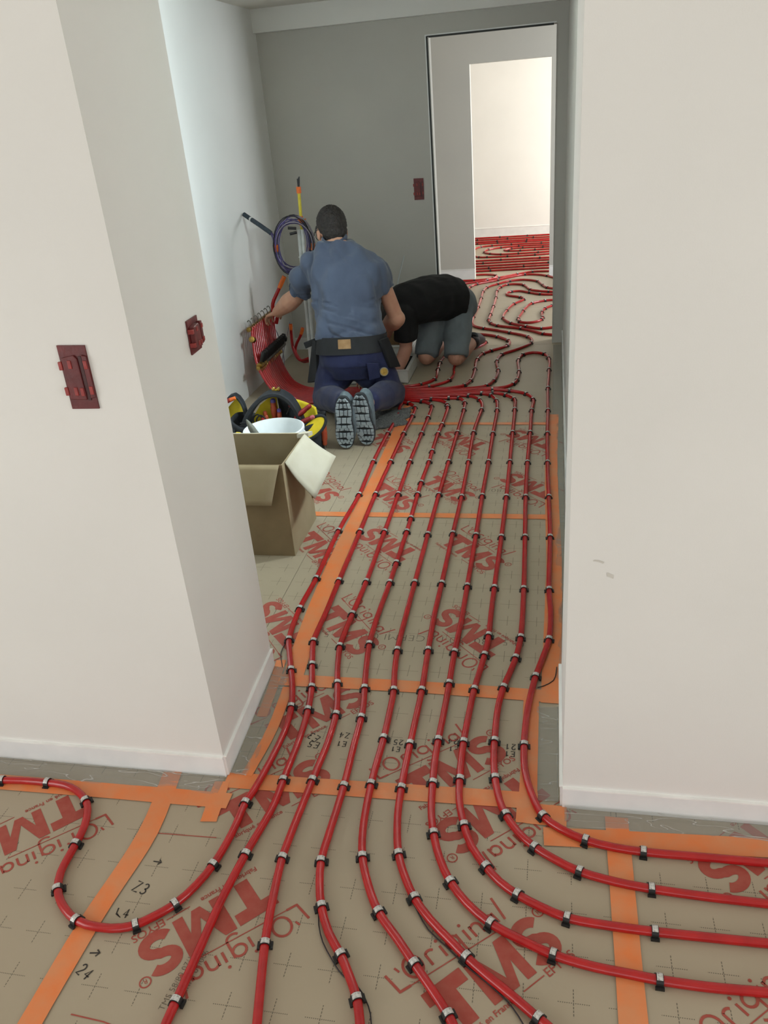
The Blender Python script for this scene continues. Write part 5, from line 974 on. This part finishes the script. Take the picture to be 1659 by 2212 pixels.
# safety shoes, soles towards us
def sole_outline(k=1.0, n=40):
    pts = []
    for i in range(n):
        a = 2*math.pi*i/n; y = .155*math.sin(a); x = math.cos(a)
        yy = y/.155; wv = .052+.010*max(0, -yy)-.008*math.exp(-((yy-.10)/.28)**2)
        x = wv*math.copysign(abs(x)**.62, x)
        pts.append((x*k+.006*math.sin(yy*2.2), y*(k if k > .9 else k)))
    return pts
def width_at(v):
    wv = .052+.010*max(0, -v)-.008*math.exp(-((v-.10)/.28)**2); e = max(0, 1-abs(v)**3.2); return wv*e**.5
def shoe(c, yaw, lean, m_up, m_tread, par, flipx=1):
    # local: y up the sole (heel at +y), z out of the sole
    M = Matrix.Translation(c) @ Matrix.Rotation(yaw, 4, 'Z') @ Matrix.Rotation(H90+lean, 4, 'X') @ Matrix.Diagonal((flipx, 1, 1, 1))
    up = MB(); up.loft([(M @ Vector((0, -.012, -.012)), M.to_3x3() @ Vector((.055, 0, 0)), M.to_3x3() @ Vector((0, .142, 0))), (M @ Vector((0, -.008, -.045)), M.to_3x3() @ Vector((.059, 0, 0)), M.to_3x3() @ Vector((0, .143, 0))), (M @ Vector((0, .010, -.078)), M.to_3x3() @ Vector((.050, 0, 0)), M.to_3x3() @ Vector((0, .122, 0))), (M @ Vector((0, .065, -.108)), M.to_3x3() @ Vector((.042, 0, 0)), M.to_3x3() @ Vector((0, .075, 0)))], 28, 2.2)
    s = obj('shoe', up, m_up, par)
    obj('sole', MB().prism(sole_outline(), -.020, .004, M), 'sole_dark', s)
    tr = MB()
    rows = [-.97, -.86, -.74, -.61, -.48, -.34, -.20, -.05, .10, .25, .40, .54, .67, .79, .89, .97]
    for i in range(len(rows)-1):
        v0, v1 = rows[i]+.018, rows[i+1]-.018; sx = lambda v: .006*math.sin(v*2.2)
        n = 2 if i in (0, 14) else (5 if i in (2, 3, 4) else (3 if i in (6, 7, 8) else 4)); sk_ = .05*((i % 2)*2-1)
        for j in range(n):
            a0 = -1+2*j/n; a1 = -1+2*(j+1)/n; q = []
            for (aa, vv, sg) in ((a0, v0, 1), (a1, v0, -1), (a1, v1, -1), (a0, v1, 1)):
                wv = width_at(vv)*.97; dv = sk_*(1-abs(aa))*.9; q.append((aa*wv+sg*.0024+sx(vv), (vv+dv)*.155))
            tr.prism(q, .003, .010, M)
    tr.lathe([(.004, .009), (.014, .009), (.014, .0125), (.004, .0125)], M @ Matrix.Translation((.018, -.085, 0)), 16)
    obj('tread', tr, m_tread, s, False)
    la = MB()
    for k in range(3): la.tube([M @ Vector((-.05, -.04+.03*k, -.055)), M @ Vector((-.03, -.035+.03*k, -.085))], .003, 6)
    obj('lace', la, 'sole_dark', s)
shoe((-1.116, 4.062, .164), .05, .10, 'shoe_gray', 'sole_light', man)
shoe((-1.020, 4.112, .164), -.04, .10, 'shoe_gray', 'sole_light', man, -1)
# grey mat under the right knee
def pad(u, v):
    x = -1.06+.21*u; y = 4.34+.30*v+.10*u; q = noise.noise(Vector((u*7, v*7, 3)))
    return (x+.03*noise.noise(Vector((v*5, 1, 0))), y, .016+.012*q+.016*math.sin(math.pi*u)*math.sin(math.pi*v)-.006*u)
o = obj('knee_mat', MB().grid(pad, 22, 24), 'pad_gray'); md = o.modifiers.new('thick', 'SOLIDIFY'); md.thickness = .014
tag(o, 'crumpled grey felt mat under the right knee of the blue-shirted man', 'mat')

# --- man in black: on his knees facing us, bent far forward
K1, K2 = Vector((-.888, 5.64, .072)), Vector((-.668, 5.60, .072)); A1, A2 = Vector((-.80, 6.02, .085)), Vector((-.572, 5.99, .085)); H1, H2 = Vector((-.83, 5.83, .375)), Vector((-.665, 5.87, .375))
ax = Vector((-.66, -.75, 0)).normalized(); la_ = Vector((.75, -.66, 0)).normalized(); upv = Vector((0, 0, 1))
def torso2(mb, g=0.0, i0=0, i1=9):
    rows = [(-.665, 5.90, .375, .150, .135), (-.705, 5.865, .415, .160, .150), (-.755, 5.80, .450, .165, .150), (-.82, 5.72, .468, .170, .145), (-.89, 5.64, .475, .178, .142), (-.96, 5.56, .470, .182, .132), (-1.015, 5.50, .455, .165, .115), (-1.05, 5.46, .44, .10, .085)]
    mb.loft([((x, y, z), la_*(a+g), (upv*.97-ax*.2*(1-2*(i > 4)))*(b+g)) for i, (x, y, z, a, b) in enumerate(rows) if i0 <= i < i1], 28, 2.2)
S1, E1, W1 = Vector((-.975, 5.42, .435)), Vector((-.985, 5.37, .205)), Vector((-1.045, 5.30, .045))
S2, E2, W2 = Vector((-1.13, 5.57, .42)), Vector((-1.20, 5.42, .22)), Vector((-1.235, 5.23, .10))
sk = MB(); torso2(sk, -.012)
sk.capsule((-1.04, 5.47, .44), .056, (-1.10, 5.40, .41), .052)
MH2 = head_matrix((-1.145, 5.37, .385), 2.45, -1.05); add_head(sk, MH2, .98)
for S_, E_, W_ in ((S1, E1, W1), (S2, E2, W2)):
    sk.capsule(S_, .056, E_, .043); sk.capsule(E_, .045, E_.lerp(W_, .35), .045); sk.capsule(E_.lerp(W_, .35), .045, W_, .028)
add_hand(sk, W1, (-.25, -.65, -.30), (0, .1, -1), (.25, .35, .3), 1); add_hand(sk, W2, (-.12, -.75, -.25), (0, .1, -1), (.25, .35, .3), -1)
for H_, K_, A_ in ((H1, K1, A1), (H2, K2, A2)):
    sk.capsule(H_, .085, K_, .062); sk.capsule(K_, .062, K_.lerp(A_, .4), .060); sk.capsule(K_.lerp(A_, .4), .060, A_, .038); sk.capsule(A_, .036, A_+Vector((.02, .12, -.02)), .034)
me = remesh(sk, .0055, 3)
for v in me.vertices:
    if v.co.z < .004: v.co.z = .004
man2 = link('person', me, 'skin_b'); tag(man2, 'kneeling man in black T-shirt and grey shorts bent forward behind the pipe bundle', 'person')
sh = MB(); torso2(sh, .014, 1, 9); sh.capsule((-.985, 5.45, .445), .085, S1, .082)
sh.loft([(S1.lerp(E1, f), Vector((1, 0, 0))*r_, Vector((0, 1, 0))*r_) for f, r_ in ((-.1, .07), (.15, .082), (.45, .084), (.72, .083), (.76, .075))], 20, 2)
sh.capsule((-1.06, 5.52, .44), .085, S2, .08); sh.capsule(S2, .08, S2.lerp(E2, .5), .078)
link('shirt', remesh(sh, .0065, 5, lambda c, n: .006*noise.noise(c*13)), 'shirt_black', man2)
st = MB(); st.ellipsoid((-.695, 5.875, .375), .165, .15, .15); torso2(st, .006, 0, 3)
for H_, K_ in ((H1, K1), (H2, K2)):
    e_ = H_.lerp(K_, .82); st.capsule(H_, .112, e_, .092); dd = (K_-H_).normalized(); st.loft([(H_.lerp(K_, f), Vector((1, 0, 0))*r_, Vector((0, .8, -.5)).normalized()*r_) for f, r_ in ((.5, .100), (.75, .095), (.97, .088), (1.0, .080))], 20, 2)
me = remesh(st, .0065, 5, lambda c, n: .006*noise.noise(c*12)+.003*noise.noise(c*26))
link('shorts', me, 'shorts_gray', man2)
hm = MB(); R3 = MH2.to_3x3(); hm.ellipsoid(MH2 @ Vector((0, -.026, .036)), .081, .093, .095, R3); hm.ellipsoid(MH2 @ Vector((0, -.050, -.006)), .068, .055, .06, R3); hm.ellipsoid(MH2 @ Vector((0, .03, .068)), .062, .055, .05, R3)
link('hair', remesh(hm, .005, 2, lambda c, n: .003*noise.noise(c*95)), 'hair_dark', man2)
finish_face(MH2, man2, .98)
for A_, yw in ((A1, -.2), (A2, -.35)):
    up = MB(); d = Vector((math.sin(-yw)*.6, 1, -.1)).normalized(); q = A_+Vector((0, .0, -.005))
    up.loft([(q-d*.05, (.040, 0, 0), (0, .01, .052)), (q, (.043, 0, 0), (0, .01, .060)), (q+d*.08, (.043, 0, 0), (0, .0, .048)), (q+d*.16-Vector((0, 0, .018)), (.038, 0, 0), (0, .0, .032)), (q+d*.20-Vector((0, 0, .026)), (.022, 0, 0), (0, 0, .018))], 20, 2.2)
    s = obj('shoe', up, 'shoe_brown', man2)
    so = MB(); so.loft([(q-d*.06+Vector((0, .0, .03)), (.034, 0, 0), (0, -.012, .03)), (q-d*.05+Vector((0, 0, .03)), (.042, 0, 0), (0, -.012, .04)), (q-d*.035+Vector((0, 0, .03)), (.042, 0, 0), (0, -.012, .045))], 16, 2.4); obj('heel', so, 'sole_dark', s)
    obj('sock', MB().capsule(A_-Vector((0, .06, -.004)), .045, A_-Vector((0, .01, 0)), .044), 'sock_white' if A_ is A1 else 'shoe_brown', man2)
